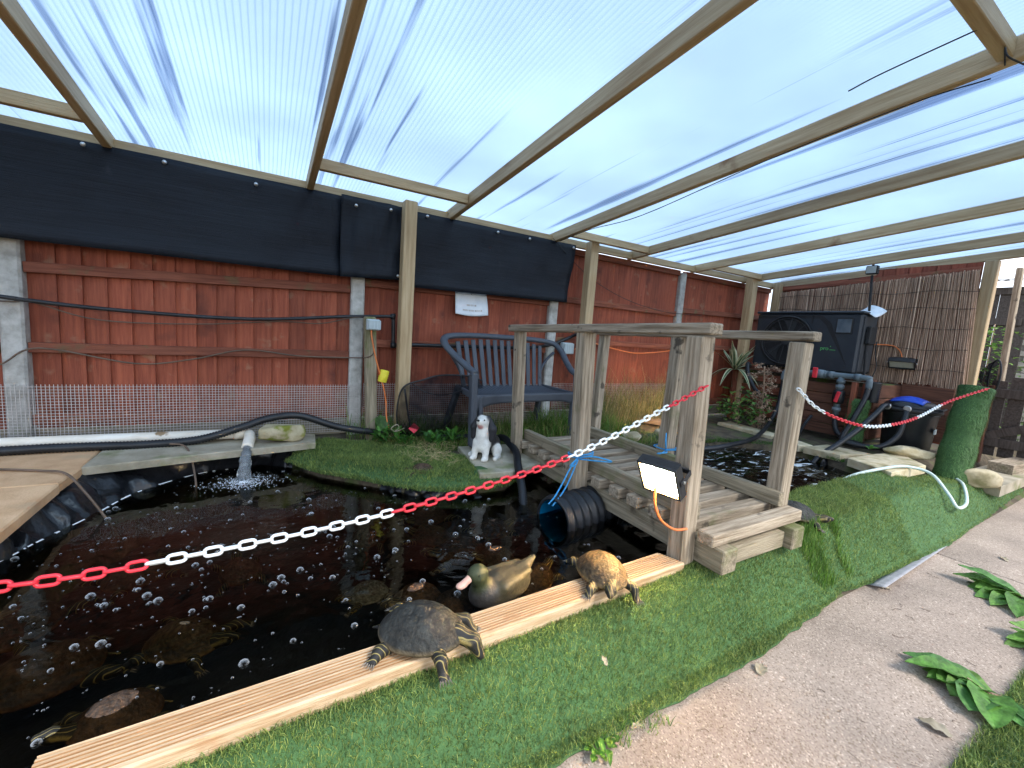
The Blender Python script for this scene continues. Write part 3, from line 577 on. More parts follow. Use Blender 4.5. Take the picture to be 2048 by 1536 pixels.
tag(tube('thin_cable', [(-2, 3.6, 1.27), (-1.33, 3.6, 1.27), (-1.21, 3.6, 1.279), (-.91, 3.61, 1.194), (-.4, 3.61, 1.206), (.08, 3.61, 1.26), (.35, 3.6, 1.265), (.57, 3.57, 1.325), (.70, 3.56, 1.345)], .004, 'browncable', None, 6), 'thin brown cable drooping just under the black conduit', 'cable')
tag(tube('thin_cable', [(-1.6, 3.6, .82), (-1.355, 3.6, .899), (-1.19, 3.62, 1.005), (-.75, 3.62, .923), (-.45, 3.62, .96), (-.14, 3.62, 1.038), (.21, 3.62, 1.007), (.56, 3.56, 1.011), (.69, 3.45, 1.03), (.725, 3.42, 1.09), (.70, 3.42, 1.24)], .005, 'browncable', None, 6), 'wavy brown cable looping along the lower fence rail', 'cable')
t = thing('white_pipe', 'white plastic drain pipe with elbow pouring water into the pond', 'pipe', (-.1, 3.45, .43))
tube('pipe', [(-2.2, 3.44, .475), (-.15, 3.44, .463)], .034, 'pvcwhite', t, 16, 0)
lathe('collar', [(.030, -.03), (.041, -.03), (.041, .03), (.030, .03)], 'pvcwhite', t, Matrix.Translation((-.17, 3.44, .465)) @ Matrix.Rotation(math.pi/2, 4, 'Y'), 16)
tube('outlet', [(-.15, 3.44, .463), (-.115, 3.42, .462), (-.105, 3.36, .455), (-.11, 3.27, .435), (-.115, 3.21, .42)], .035, 'pvcwhite', t, 16, 5)
def stream():
    P = smoothpts([(-.113, 3.24, .42), (-.118, 3.17, .395), (-.125, 3.12, .33), (-.13, 3.09, .25), (-.13, 3.08, .22)], 6); rs = [.026+.002*math.sin(i*1.3)+i*.0006 for i in range(len(P))]
    V, F = tubedata(P, rs, 22); V = [v+Vector((mnoise.noise(Vector((v.x*160, v.y*160, v.z*22))), mnoise.noise(Vector((v.x*150+3, v.y*150, v.z*25))), 0))*.011 for v in V]
    return mesh('falling_water', V, F, 'waterfall', smooth=True)
def wf():
    m, t_, b = newmat('waterfall'); b.inputs['Base Color'].default_value = (.66, .72, .76, 1); b.inputs['Roughness'].default_value = .03; b.inputs['Transmission Weight'].default_value = .8; b.inputs['IOR'].default_value = 1.33
wf(); tag(stream(), 'stream of water falling from the white pipe', 'water stream')
t = thing('ribbed_hose', 'ribbed black hose lying along the white pipe and over the mossy stone', 'hose', (0, 3.4, .43))
corrugated('hose', [(-2.2, 3.35, .45), (-1.3, 3.36, .447), (-1.1, 3.36, .449), (-.88, 3.36, .445), (-.65, 3.36, .44), (-.39, 3.37, .452), (-.16, 3.40, .515), (.016, 3.42, .57), (.21, 3.42, .58), (.485, 3.42, .48), (.83, 3.43, .41), (1.1, 3.35, .39), (1.34, 3.26, .39), (1.55, 3.2, .395)], .0235, 'blackplastic', t)
corrugated('hose', [(1.55, 3.2, .395), (1.68, 3.08, .41), (1.70, 2.98, .43), (1.66, 2.80, .43), (1.60, 2.6, .42), (1.50, 2.4, .39), (1.42, 2.2, .30), (1.36, 2.06, .18)], .0235, 'blackplastic', t)
tag(tube('thin_cable', [(-1.8, 3.2, .43), (-1.3, 3.1, .43), (-1.0, 2.98, .43), (-.88, 2.88, .435), (-.78, 2.75, .38), (-.68, 2.68, .24), (-.62, 2.62, .15)], .006, 'browncable', None, 6), 'thin brown cable crossing the orange slabs into the pond', 'cable')
tag(tube('thin_cable', [(-.58, 3.36, .44), (-.47, 3.3, .44), (-.42, 3.2, .41), (-.38, 3.08, .30), (-.36, 2.98, .18)], .006, 'browncable', None, 6), 'thin brown cable dropping over the liner beside the hose', 'cable')

# stake with sockets
tag(beam('timber_stake', (.745, 3.50, .28), (.70, 3.50, 1.345), .085, .085, 'greenwood', None, .008, up=(0, 1, 0)), 'leaning timber stake beside the concrete post', 'stake')
def sockbox(x, y, z, label, w=.095, h=.085):
    t = thing('socket_box', label, 'socket box', (x, y, z)); box('body', (x-w/2, y-.03, z-h/2), (x+w/2, y+.03, z+h/2), 'greybox', t, .006); box('lid', (x-w/2+.006, y-.05, z-h/2+.004), (x+w/2+.004, y-.031, z+h/2-.006), 'greybox', t, .006)
    for k in range(3): box('rib', (x-w/2+.018+k*.024, y-.053, z-h/2+.012), (x-w/2+.024+k*.024, y-.049, z+h/2-.014), 'greybox', t, .001)
sockbox(.71, 3.42, 1.285, 'grey weatherproof socket box on the timber stake'); sockbox(2.72, 3.58, 1.18, 'grey socket box on the fence beside the bench arm', .13, .12)
tag(tube('orange_cable', [(.695, 3.40, 1.245), (.70, 3.39, 1.18), (.735, 3.39, 1.02), (.80, 3.39, .80), (.825, 3.39, .67), (.83, 3.38, .56), (.85, 3.36, .45)], .006, 'orangecable', None, 6), 'orange cable hanging from the socket box on the stake', 'cable')
t = thing('yellow_reel', 'yellow ribbed plastic float hanging on the timber stake', 'float', (.80, 3.40, .84), )
lathe('body', [(.012, -.05), (.032, -.048), (.036, -.04), (.034, -.03), (.038, -.025), (.034, -.015), (.038, -.008), (.034, 0), (.038, .008), (.034, .016), (.038, .024), (.034, .032), (.037, .04), (.033, .048), (.012, .05)], 'yellowplastic', t, Matrix.Translation((.80, 3.40, .885)) @ Matrix.Rotation(.22, 4, 'Y'), 18)
tag(tube('orange_cable', [(2.76, 3.60, 1.12), (2.9, 3.6, 1.2), (3.05, 3.6, 1.255), (3.3, 3.6, 1.22), (3.7, 3.6, 1.17), (4.1, 3.6, 1.19), (4.5, 3.56, 1.25), (4.7, 3.5, 1.3), (4.72, 3.4, 1.2), (4.60, 3.3, .98)], .007, 'orangecable', None, 6), 'orange cable drooping along the fence behind the bridge', 'cable')

# notice
t = thing('notice', 'faded white laminated notice pinned to the fence', 'notice', (1.62, 3.62, 1.44))
def nfn(u, v): return (1.465+.31*u+.02*(1-v)*u, 3.635-.02*math.sin(v*3)*(.5+.5*u)-.03*(1-v)**2, 1.437+.195*v+.008*u-.015*math.sin(math.pi*u)*(1-v))
sheet('paper', nfn, 14, 12, 'paper', t, thick=.0015)
for (a, b, v0, v1, n) in ((.34, .64, .42, .50, 7), (.22, .82, .20, .27, 13)):      # illegible faded print
    for i in range(n):
        ua = a+(b-a)*i/n; ub = ua+(b-a)/n*random.uniform(.45, .8); P = [Vector(nfn(q, r_))+Vector((0, -.0022, 0)) for q, r_ in ((ua, v0), (ub, v0), (ub, v1-random.uniform(0, .02)), (ua, v1))]
        mesh('print_mark', P, [[0, 1, 2, 3]], 'print', t)
for u in (.04, .5, .97): lathe('pin', [(.004, 0), (.004, .004), (.001, .006)], 'blackmatte', t, Matrix.Translation(Vector(nfn(u, .95))+Vector((0, -.004, 0))) @ Matrix.Rotation(math.pi/2, 4, 'X'), 8)

# landing net leaning by the bench
t = thing('landing_net', 'black landing net leaning on the fence by the bench', 'landing net', (1.15, 3.3, .38))
rim = smoothpts([(.92, 3.36, .42), (.90, 3.33, .64), (.94, 3.31, .81), (1.1, 3.31, .87), (1.25, 3.33, .905), (1.5, 3.37, .90), (1.66, 3.38, .86)], 6); tube('rim', rim, .007, 'blackmatte', t, 6, 0)
low = smoothpts([(.95, 3.32, .40), (.97, 3.28, .41), (1.0, 3.24, .42), (1.12, 3.22, .42), (1.25, 3.22, .43), (1.45, 3.26, .43), (1.6, 3.3, .43)], 6)
V = []; n = len(rim)
for j in range(9):
    for i in range(n): s = j/8; p = rim[i].lerp(low[i], s)+Vector((0, -.13*math.sin(math.pi*s), 0))*(.5+.5*math.sin(math.pi*i/n)); V.append(p+Vector((0, .02*mnoise.noise(p*9), 0)))
mesh('net_bag', V, grid(n-1, 8), 'netting', t, smooth=True)
tube('cord', [(.94, 3.28, .80), (.95, 3.25, .7), (.96, 3.22, .6), (.98, 3.2, .5)], .008, 'blackmatte', t, 6); tube('cord', [(1.0, 3.27, .84), (1.1, 3.22, .78), (1.25, 3.21, .76), (1.45, 3.25, .80)], .004, 'blackmatte', t, 6)
mesh('tag', [(.955, 3.185, .50), (1.0, 3.18, .46), (1.045, 3.185, .50), (1.0, 3.19, .545)], [[0, 1, 2, 3]], 'redtag', t)

# ------------------------------------------------------------------ bench (local: x right, y back, z up)
def bench():
    t = thing('garden_bench', 'dark grey moulded plastic bench with slatted back against the fence', 'bench', (1.935, 3.02, .385), R_(4), scale=.97)
    B = lambda n, lo, hi, m='benchplastic', bv=.008, **k: box(n, lo, hi, m, t, bv, local=True, **k)
    rail = [(-.545, .0, .60), (-.555, .08, .625), (-.60, .22, .70), (-.645, .35, .785), (-.63, .44, .85), (-.53, .485, .88), (-.3, .505, .893), (0, .51, .895)]
    rail = rail+[(-x, y, z) for x, y, z in rail[-2::-1]]
    tube('top_rail', rail, .034, 'benchplastic', t, 10, 6, local=True, flat=.75, upref=(0, -.25, 1))
    n = 13
    for i in range(n):
        x = -.47+.94*i/(n-1); zt = .865-.04*abs(x/.5)**3; beam('back_slat', (x*.92, .40, .43), (x, .50, zt), .044, .016, 'benchplastic', t, .004, up=(0, 1, 0), local=True)
    for s in (-1, 1): tube('back_wing', [(s*.435, .42, .50), (s*.47, .45, .60), (s*.54, .45, .70), (s*.60, .42, .775)], .022, 'benchplastic', t, 8, local=True, flat=.6)
    def sf(u, v):
        x = -.53+1.06*u; y = -.02+.45*v; return (x*(1-.06*v), y, .425-.022*math.sin(math.pi*v)+.012*v+(.0035 if int(u*62) % 2 else 0)*(1 if .08 < v < .95 else 0)-.01*math.cos(2*math.pi*u)*.3)
    sheet('seat', sf, 124, 12, 'benchplastic', t, smooth=False, thick=.02, local=True)
    def ap(u, v): x = -.55+1.10*u; return (x, -.035+.01*v, .43-.075*v-.08*v*abs(2*u-1)**6)
    sheet('front_apron', ap, 40, 4, 'benchplastic', t, thick=.012, local=True)
    for s in (-1, 1):
        x = s*.56
        beam('front_leg', (x-s*.005, -.035, 0), (x, .0, .60), .055, .07, 'benchplastic', t, .012, up=(0, 1, 0), local=True); beam('inner_leg', (x-s*.075, -.045, 0), (x-s*.055, -.03, .42), .035, .05, 'benchplastic', t, .01, up=(0, 1, 0), local=True)
        beam('rear_leg', (s*.53, .56, 0), (s*.47, .42, .44), .055, .06, 'benchplastic', t, .012, up=(0, 1, 0), local=True); beam('side_rail', (s*.53, .0, .40), (s*.48, .43, .42), .03, .05, 'benchplastic', t, .006, local=True)
bench()

# ------------------------------------------------------------------ mossy stones
def rock(name, loc, size, rotz, mat, label, seed, cuts=9):
    g = np.random.default_rng(seed); V, F = [], []; nu, nv = 22, 14
    pl = [(lambda v: v/np.linalg.norm(v))(g.normal(size=3)) for _ in range(cuts)]; ds = g.uniform(.62, .9, cuts)
    for j in range(nv+1):
        for i in range(nu):
            th = math.pi*j/nv; ph = 2*math.pi*i/nu; d = np.array([math.sin(th)*math.cos(ph), math.sin(th)*math.sin(ph), math.cos(th)]); d = np.sign(d)*np.abs(d)**.7
            for q, s in zip(pl, ds):
                k = d@q
                if k > s: d = d-q*(k-s)*.9
            d = d*(1+.07*mnoise.noise(Vector(d)*2.5+Vector((seed, 0, 0)))+.05*mnoise.noise(Vector(d)*6+Vector((seed, 1, 0)))+.02*mnoise.noise(Vector(d)*16)); V.append(Vector((d[0]*size[0], d[1]*size[1], d[2]*size[2])))
    for j in range(nv):
        for i in range(nu): F.append([j*nu+i, (j+1)*nu+i, (j+1)*nu+(i+1) % nu, j*nu+(i+1) % nu])
    return tag(mesh(name, V, F, mat, None, Matrix.Translation(loc) @ Matrix.Rotation(rotz, 4, 'Z'), True), label, 'stone')
rock('mossy_stone', (.09, 3.32, .485), (.155, .085, .07), .05, 'mossstone', 'lichen spotted mossy stone under the ribbed hose', 4)
rock('flat_stone', (5.42, 1.52, .43), (.21, .10, .06), -.75, 'sandstone', 'flat yellowish stone resting in front of the black filter barrel', 8)
rock('block_stone', (5.62, 1.08, .30), (.17, .11, .085), -.6, 'sandstone', 'blocky brown stone at the foot of the turf covered roll', 12)
for i, (x, y, z, s, lb) in enumerate(((2.7, 2.78, .36, .09, 'pale rock among the liner folds behind the mid bridge post'), (3.05, 2.86, .38, .11, 'larger tan rock on the liner near the warm slab'), (3.5, 2.9, .38, .09, 'tan rock at the pond edge below the green shrub'), (3.3, 2.72, .31, .06, 'small wet rock at the waterline beside the hose'))):
    rock('edge_stone', (x, y, z), (s, s*.8, s*.55), i*1.1, 'sandstone', lb, 30+i)

# ------------------------------------------------------------------ bridge
br = thing('footbridge', 'weathered timber garden footbridge with handrails over the pond', 'bridge', (2.08, 1.05, .30))
for x in (1.787, 2.365): beam('stringer', (x, 1.02, .357), (x, 2.80, .357), .105, .113, 'greenwood', br, .006)
for i in range(12):
    y = 1.10+.147*i; beam('deck_slat', (1.70, y+random.uniform(-.006, .006), .447), (2.465, y+random.uniform(-.006, .006), .447), .082, .058, 'greywood', br, .005)
beam('cross_piece', (1.842, 1.09, .345), (2.31, 1.09, .345), .06, .085, 'greenwood', br, .005)
for x in (1.775, 2.395): beam('kick_rail', (x, 1.20 if x < 2 else 1.14, .515), (x, 2.76, .515), .045, .076, 'greenwood', br, .005)
for s, xs in ((-1, 1.690), (1, 2.466)):
    for y, w_ in ((1.205, .088), (1.98, .088), (2.745, .072)):
        xt = xs-(.045 if s < 0 else -.02)
        beam('post', (xs, y, .288), (xt, y, 1.345 if s < 0 else 1.36), w_, w_, 'greywood', br, .006, up=(0, 1, 0))
    xr = 1.645 if s < 0 else 2.486; beam('handrail', (xr, 1.13, 1.378 if s < 0 else 1.395), (xr-.02, 2.83, 1.335 if s < 0 else 1.36), .085, .05, 'greywood', br, .006)

# corrugated culvert under the bridge
def culvert():
    t = thing('culvert_pipe', 'corrugated black culvert pipe half sunk in the water under the bridge', 'culvert', (1.5, 1.82, .22))
    prof = []; x = 0
    while x < 1.0: prof += [(.125, x), (.125, x+.012), (.143, x+.022), (.143, x+.045), (.125, x+.055)]; x += .062
    M = Matrix.Translation((1.41, 1.835, .258)) @ Matrix.Rotation(R_(8), 4, 'Z') @ Matrix.Rotation(math.pi/2, 4, 'Y')
    lathe('outer_wall', prof, 'blackplastic', t, M, 36, cap=False); lathe('inner_wall', [(.118, 0), (.118, 1.0)], 'pipeblue', t, M, 36, cap=False)
    lathe('lip', [(.118, .001), (.118, -.006), (.135, -.006), (.135, .004)], 'blackplastic', t, M, 36, cap=False)
culvert()
# blue ropes
def ropes():
    t = thing('blue_rope', 'blue rope tied round the mid bridge post and down to the culvert', 'rope', (1.6, 1.9, .3))
    for k in range(2): z = .58+.014*k; tube('wrap', [(1.63, 1.93, z), (1.745, 1.93, z+.01), (1.745, 2.03, z), (1.63, 2.03, z-.01)], .0045, 'bluerope', t, 6, 6, True)
    tube('line', [(1.62, 1.92, .585), (1.55, 1.90, .53), (1.47, 1.86, .46), (1.41, 1.84, .40), (1.37, 1.84, .36)], .0045, 'bluerope', t); tube('line', [(1.62, 1.92, .575), (1.56, 1.89, .50), (1.49, 1.85, .44), (1.43, 1.83, .39), (1.39, 1.83, .35)], .0045, 'bluerope', t)
    tube('bow', [(1.63, 1.92, .585), (1.70, 1.86, .60), (1.82, 1.84, .565), (1.72, 1.87, .57), (1.63, 1.92, .575)], .0045, 'bluerope', t); tube('bow', [(1.62, 1.92, .585), (1.56, 1.86, .60), (1.50, 1.84, .57), (1.57, 1.88, .555), (1.62, 1.92, .57)], .0045, 'bluerope', t)
    t = thing('blue_rope', 'blue rope bow tied at the far bridge side above the deck', 'rope', (2.4, 1.95, .5))
    tube('wrap', [(2.41, 1.92, .57), (2.52, 1.92, .57), (2.52, 2.04, .57), (2.41, 2.04, .57)], .0045, 'bluerope', t, 6, 6, True)
    for P in ([(2.41, 1.93, .57), (2.36, 1.9, .63), (2.38, 1.92, .69), (2.40, 1.93, .62), (2.41, 1.93, .57)], [(2.41, 1.93, .57), (2.33, 1.86, .575), (2.22, 1.84, .585), (2.30, 1.88, .565), (2.41, 1.93, .565)], [(2.41, 1.93, .57), (2.46, 1.86, .59), (2.55, 1.82, .585), (2.48, 1.88, .575), (2.41, 1.93, .565)]):
        tube('bow', P, .0045, 'bluerope', t)
ropes()

# ------------------------------------------------------------------ grooved plank at the pond edge
pk = thing('edging_plank', 'pale new grooved decking plank along the front edge of the pond', 'plank', (.5, 1.18, .22))
V, F = [], []; prof = [(1.115, .250), (1.115, .312), (1.119, .317)]
ng = 9
for i in range(ng):
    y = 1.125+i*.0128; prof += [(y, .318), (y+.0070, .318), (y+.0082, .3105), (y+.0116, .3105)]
prof += [(1.243, .318), (1.247, .312), (1.247, .250)]
m = len(prof)
for x, sk in ((-.43, 0), (1.60, 1)):
    for y, z in prof: yy = (y-1.181)*.90; xx = x+(.05*(.066-yy)/.13 if sk else 0); V.append((xx, 1.1425+.039*xx+yy, z))
F = [[i, i+1, m+i+1, m+i] for i in range(m-1)]+[list(range(m))[::-1], [m+i for i in range(m)], [0, m, 2*m-1, m-1]]
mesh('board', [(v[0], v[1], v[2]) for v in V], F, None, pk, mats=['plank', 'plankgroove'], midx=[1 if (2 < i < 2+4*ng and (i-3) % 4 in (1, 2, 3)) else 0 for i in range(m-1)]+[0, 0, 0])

# ------------------------------------------------------------------ plastic chains
def link_mesh(mat, Lk=.039, wd=.023, r=.0038):
    a = wd/2-r; h = Lk/2-wd/2; P = []
    for k in range(8): th = -math.pi/2+math.pi*k/7; P.append((h+a*math.cos(th), a*math.sin(th), 0))
    for k in range(8): th = math.pi/2+math.pi*k/7; P.append((-h+a*math.cos(th), a*math.sin(th), 0))
    V, F = tubedata(P, r, 6, True); me = bpy.data.meshes.new('link'); me.from_pydata([tuple(v) for v in V], [], F); me.polygons.foreach_set('use_smooth', [True]*len(F)); me.materials.append(M_[mat]); me.update(); return me
LK = {c: link_mesh(c) for c in ('redplastic', 'whiteplastic')}
def chain(pts, label, colfn, pitch=.0300):
    P = smoothpts(pts, 16); t = thing('plastic_chain', label, 'chain', P[0]); acc = 0; i = 0; side = Vector((0, 1, 0))
    out = [P[0]]
    for a, b in zip(P, P[1:]):
        d = (b-a).length
        while acc+pitch <= d: acc += pitch; out.append(a.lerp(b, acc/d))
        acc -= d
    for i, (a, b) in enumerate(zip(out, out[1:])):
        x = (b-a).normalized(); y = Vector((0, 0, 1)).cross(x).normalized(); z = x.cross(y); ang = (math.pi/4+.35 if i % 2 else -math.pi/4+.35)+random.uniform(-.12, .12)
        y2 = y*math.cos(ang)+z*math.sin(ang); z2 = x.cross(y2); c = (a+b)/2
        o = bpy.data.objects.new('link', LK[colfn(c)]); _link(o, t, Matrix(((x.x, y2.x, z2.x, c.x), (x.y, y2.y, z2.y, c.y), (x.z, y2.z, z2.z, c.z), (0, 0, 0, 1))))
chain([(-.80, 1.0, .835), (-.41, 1.0, .81), (-.2, 1.005, .805), (.28, 1.03, .825), (.86, 1.08, .90), (1.36, 1.12, 1.045), (1.66, 1.145, 1.14)], 'red and white plastic chain strung across in front of the pond',
      lambda c: 'redplastic' if (c.x < -.215 or .285 < c.x < .86 or c.x > 1.40) else 'whiteplastic')
chain([(2.40, 1.15, 1.12), (2.62, 1.12, 1.0), (3.2, 1.13, .885), (3.75, 1.15, .865), (4.3, 1.18, .895), (5.0, 1.21, .99), (5.68, 1.13, 1.115)], 'red and white plastic chain sagging from the bridge to the turf roll',
      lambda c: 'redplastic' if (2.66 < c.x < 3.2 or 3.68 < c.x < 4.25 or c.x > 4.85) else 'whiteplastic')

# ------------------------------------------------------------------ floodlights
def floodlight(face_c, n, post, label, lit, w_=.165, h_=.115):
    n = Vector(n).normalized(); x = Vector((0, 0, 1)).cross(n).normalized(); z = n.cross(x)      # x: width, z: up on the face, n: out of the face
    c = Vector(face_c); t = thing('floodlight', label, 'floodlight', c)
    M = Matrix(((x.x, -n.x, z.x, c.x), (x.y, -n.y, z.y, c.y), (x.z, -n.z, z.z, c.z), (0, 0, 0, 1)))   # local +y points back
    def lb(nm, lo, hi, m, bv=.003):
        V, F = boxdata(*[b-a for a, b in zip(lo, hi)], bv); return mesh(nm, V, F, m, t, M @ Matrix.Translation([(a+b)/2 for a, b in zip(lo, hi)]))
    W, H = w_/2, h_/2
    V = [(-W, 0, -H), (W, 0, -H), (W, 0, H), (-W, 0, H), (-W*.7, .075, -H*.6), (W*.7, .075, -H*.6), (W*.7, .075, H*.6), (-W*.7, .075, H*.6), (-W, .035, -H), (W, .035, -H), (W, .035, H), (-W, .035, H)]
    mesh('housing', V, [[0, 1, 9, 8], [1, 2, 10, 9], [2, 3, 11, 10], [3, 0, 8, 11], [8, 9, 5, 4], [9, 10, 6, 5], [10, 11, 7, 6], [11, 8, 4, 7], [4, 5, 6, 7], [0, 3, 2, 1]], 'blackmatte', t, M)
    for a, b in (((-W, -.016, -H), (W, .0, -H+.010)), ((-W, -.016, H-.010), (W, .0, H)), ((-W, -.016, -H+.010), (-W+.010, .0, H-.010)), ((W-.010, -.016, -H+.010), (W, .0, H-.010))): lb('bezel', a, b, 'blackmatte', .001)
    lb('lens', (-W+.0105, -.004, -H+.0105), (W-.0105, -.001, H-.0105), 'ledlit' if lit else 'ledlens', 0)
    arms = [lb('bracket_arm', (s*(W+.004)-.0025, .0, -.012), (s*(W+.004)+.0025, .085, .012), 'blackmatte', .001) for s in (-1, 1)]
    lb('bracket', (-W-.006, .085, -.012), (W+.006, .090, .012), 'blackmatte', .001)
    for s, ar in zip((-1, 1), arms): beam('bracket_screw', M @ Vector((s*(W+.004), .02, 0)), M @ Vector((s*(W+.014), .02, 0)), .012, .012, 'steel', ar, .002)
    if lit:
        ld = bpy.data.lights.new('floodlight_light', 'AREA'); ld.shape = 'RECTANGLE'; ld.size = w_*.82; ld.size_y = h_*.80; ld.energy = lit; ld.color = (1, .74, .42); ld.spread = 2.3
        lo = bpy.data.objects.new('floodlight_light', ld); _link(lo, t, M @ Matrix.Translation((0, -.007, 0)) @ Matrix.Rotation(math.pi/2, 4, 'X'))
    return t, M
t, M = floodlight((1.47, 1.19, .722), (-.84, -.17, -.48), None, 'lit LED floodlight bracketed to the near bridge post', 70, .18, .165)
beam('mounting_bar', M @ Vector((.0, .088, 0)), (1.65, 1.17, .74), .012, .024, 'blackmatte', t, .002)
tag(tube('orange_cable', [(1.47, 1.21, .68), (1.46, 1.19, .60), (1.50, 1.18, .53), (1.58, 1.17, .48), (1.65, 1.158, .475)], .006, 'orangecable', None, 6), 'orange cable looping from the lit floodlight to the bridge post', 'cable')

# ------------------------------------------------------------------ turtles (unit: shell length 1, head towards +x, belly at z=0)
def carapace_mesh(cols, name):
    seeds = [(-.38, 0), (-.19, 0), (0, 0), (.19, 0), (.37, 0)]+[(x, s*y) for x, y in ((-.28, .22), (-.09, .25), (.10, .25), (.28, .20)) for s in (-1, 1)]
    seeds += [(.475*math.cos(a), .375*math.sin(a)) for a in np.linspace(0, 2*math.pi, 25)[:-1]]; SD = np.array(seeds)
    nr, na = 26, 64; V, C = [], []; g = np.random.default_rng(5); sc = g.uniform(.75, 1.2, len(SD))
    for j in range(nr+1):
        r = j/nr
        for i in range(na):
            a = 2*math.pi*i/na; ex = .5*math.cos(a); ey = .40*math.sin(a)*(1+.06*math.cos(a)*-1); x, y = ex*r, ey*r
            z = .30*(1-r**2.3)**.75+.02*math.exp(-(y/.05)**2)*(1-r)
            d = np.sort(np.hypot((SD[:, 0]-x), (SD[:, 1]-y)*1.05)); e = d[1]-d[0]; k = int(np.argmin(np.hypot(SD[:, 0]-x, (SD[:, 1]-y)*1.05)))
            gr = max(0, 1-e/.022); z -= .006*gr; z += .007*min(1, e/.12)*(1-r)
            if r > .88: z += .03*(r-.88)/.12
            V.append((x, y, z+.09)); q = cols[0]*(1-gr*.6)*sc[k]
            st = .5+.5*math.sin(math.atan2(y-SD[k, 1], x-SD[k, 0])*7+k); q = q*(1-.35*st*cols[2])+cols[1]*(.35*st*cols[2])
            if r > .965: q = q*.3+cols[1]*.7
            C.append(q)
    F = [[j*na+i, j*na+(i+1) % na, (j+1)*na+(i+1) % na, (j+1)*na+i] for j in range(nr) for i in range(na)]
    n0 = len(V)
    for i in range(na): x, y, z = V[nr*na+i]; V.append((x*.97, y*.97, z-.035)); C.append(cols[1]*.6)
    F += [[nr*na+i, nr*na+(i+1) % na, n0+(i+1) % na, n0+i] for i in range(na)]
    V.append((0, 0, .08)); C.append(cols[1]*.4); F += [[n0+i, n0+(i+1) % na, len(V)-1] for i in range(na)]
    me = bpy.data.meshes.new(name); me.from_pydata(V, [], F); a_ = me.color_attributes.new('Col', 'FLOAT_COLOR', 'POINT'); c = np.ones((len(V), 4), np.float32); c[:, :3] = np.array(C); a_.data.foreach_set('color', c.ravel())
    me.polygons.foreach_set('use_smooth', [True]*len(F)); me.materials.append(M_['shell']); me.update(); return me
A = np.array
SH = {'grey': carapace_mesh((A((.024, .026, .024)), A((.17, .13, .075)), .16), 'carapace'), 'tan': carapace_mesh((A((.030, .021, .012)), A((.30, .20, .085)), .6), 'carapace'), 'dark': carapace_mesh((A((.050, .034, .024)), A((.20, .10, .045)), .8), 'carapace'), 'net': carapace_mesh((A((.09, .09, .08)), A((.34, .33, .27)), 1.0), 'carapace')}
DK, YL = (.011, .011, .010), (.36, .28, .09)
def turtle(name, label, kind, loc, heading, Ls, head=((.42, 0, .13), (.60, 0, .16), (.70, 0, .17)), fl=None, fr=None, bl=None, brr=None, pitch_=0, group=None, roll_=0):
    t = bpy.data.objects.new(name, None); M = Matrix.Translation(loc) @ Matrix.Rotation(heading, 4, 'Z') @ Matrix.Rotation(pitch_, 4, 'Y') @ Matrix.Rotation(roll_, 4, 'X') @ Matrix.Scale(Ls, 4)
    _link(t, None, M); tag(t, label, 'turtle', group)
    me = SH[kind]; o = bpy.data.objects.new('shell', me); _link(o, t, M)
    f1 = fl or ((.31, .27, .12), (.41, .35, .10), (.47, .38, .03)); f2 = fr or ((.31, -.27, .12), (.41, -.35, .10), (.47, -.38, .03)); b1 = bl or ((-.30, .27, .10), (-.40, .34, .08), (-.46, .37, .03)); b2 = brr or ((-.30, -.27, .10), (-.40, -.34, .08), (-.46, -.37, .03))
    P = [('e', (0, 0, .085), (.44, .33, .075), (.30, .22, .10)), ('c', head[0], head[1], .11, .085, DK), ('c', head[1], head[2], .095, .05, DK)]
    hd = (Vector(head[2])-Vector(head[1])).normalized(); sv_ = hd.cross(Vector((0, 0, 1))).normalized()
    for s in (-1, 1): q = Vector(head[1])+sv_*s*.072+Vector((0, 0, .02)); q2 = Vector(head[0])+sv_*s*.085; P.append(('c', tuple(q2), tuple(q), .026, .022, YL))
    for a, b, c in (f1, f2, b1, b2):
        P.append(('c', (a[0], a[1], a[2]-.035), b, .080, .07, DK)); P.append(('c', b, c, .068, .048, DK)); d = Vector(c)-Vector(b); d.z = 0; d = d.normalized() if d.length > .01 else Vector((1, 0, 0))
        ft = Vector(c)+d*.05; pv = Vector((-d.y, d.x, 0))*.04; P += [('c', c, tuple(ft+pv), .036, .022, DK), ('c', c, tuple(ft-pv), .036, .022, DK), ('c', c, tuple(ft), .040, .024, DK)]
        P.append(('c', tuple(Vector(a).lerp(Vector(b), .55)+Vector((0, 0, .02))), tuple(Vector(b)+Vector((0, 0, .05))), .018, .016, YL))
    P.append(('c', (-.44, 0, .09), (-.60, .02, .04), .035, .012, DK))
    sdf('body', P, .015, .026, 'skin', t)
    V, F = [], []
    for a, b, c in (f1, f2, b1, b2):
        d = Vector(c)-Vector(b); d.z = 0; d = d.normalized() if d.length > .01 else Vector((1, 0, 0)); pv = Vector((-d.y, d.x, 0))
        for k in range(5):
            q = Vector(c)+d*.065+pv*(k-2)*.024; n0 = len(V); tip = q+d*.065+pv*(k-2)*.012-Vector((0, 0, .022))
            for e in (Vector((0, 0, .012)), pv*.010, -Vector((0, 0, .012)), -pv*.010): V.append(q+e)
            V.append(tip); F += [[n0, n0+1, n0+4], [n0+1, n0+2, n0+4], [n0+2, n0+3, n0+4], [n0+3, n0, n0+4]]
    mesh('claws', V, F, 'claw', t, local=True)['kind'] = 'stuff'
    for s in (-1, 1):
        q = Vector(head[1]).lerp(Vector(head[2]), .5)+sv_*s*.062+Vector((0, 0, .03)); lathe('eye', [(.001, -.020), (.015, -.013), (.020, 0), (.015, .013), (.001, .020)], 'eye', t, Matrix.Translation(q), 10, local=True)
    return t
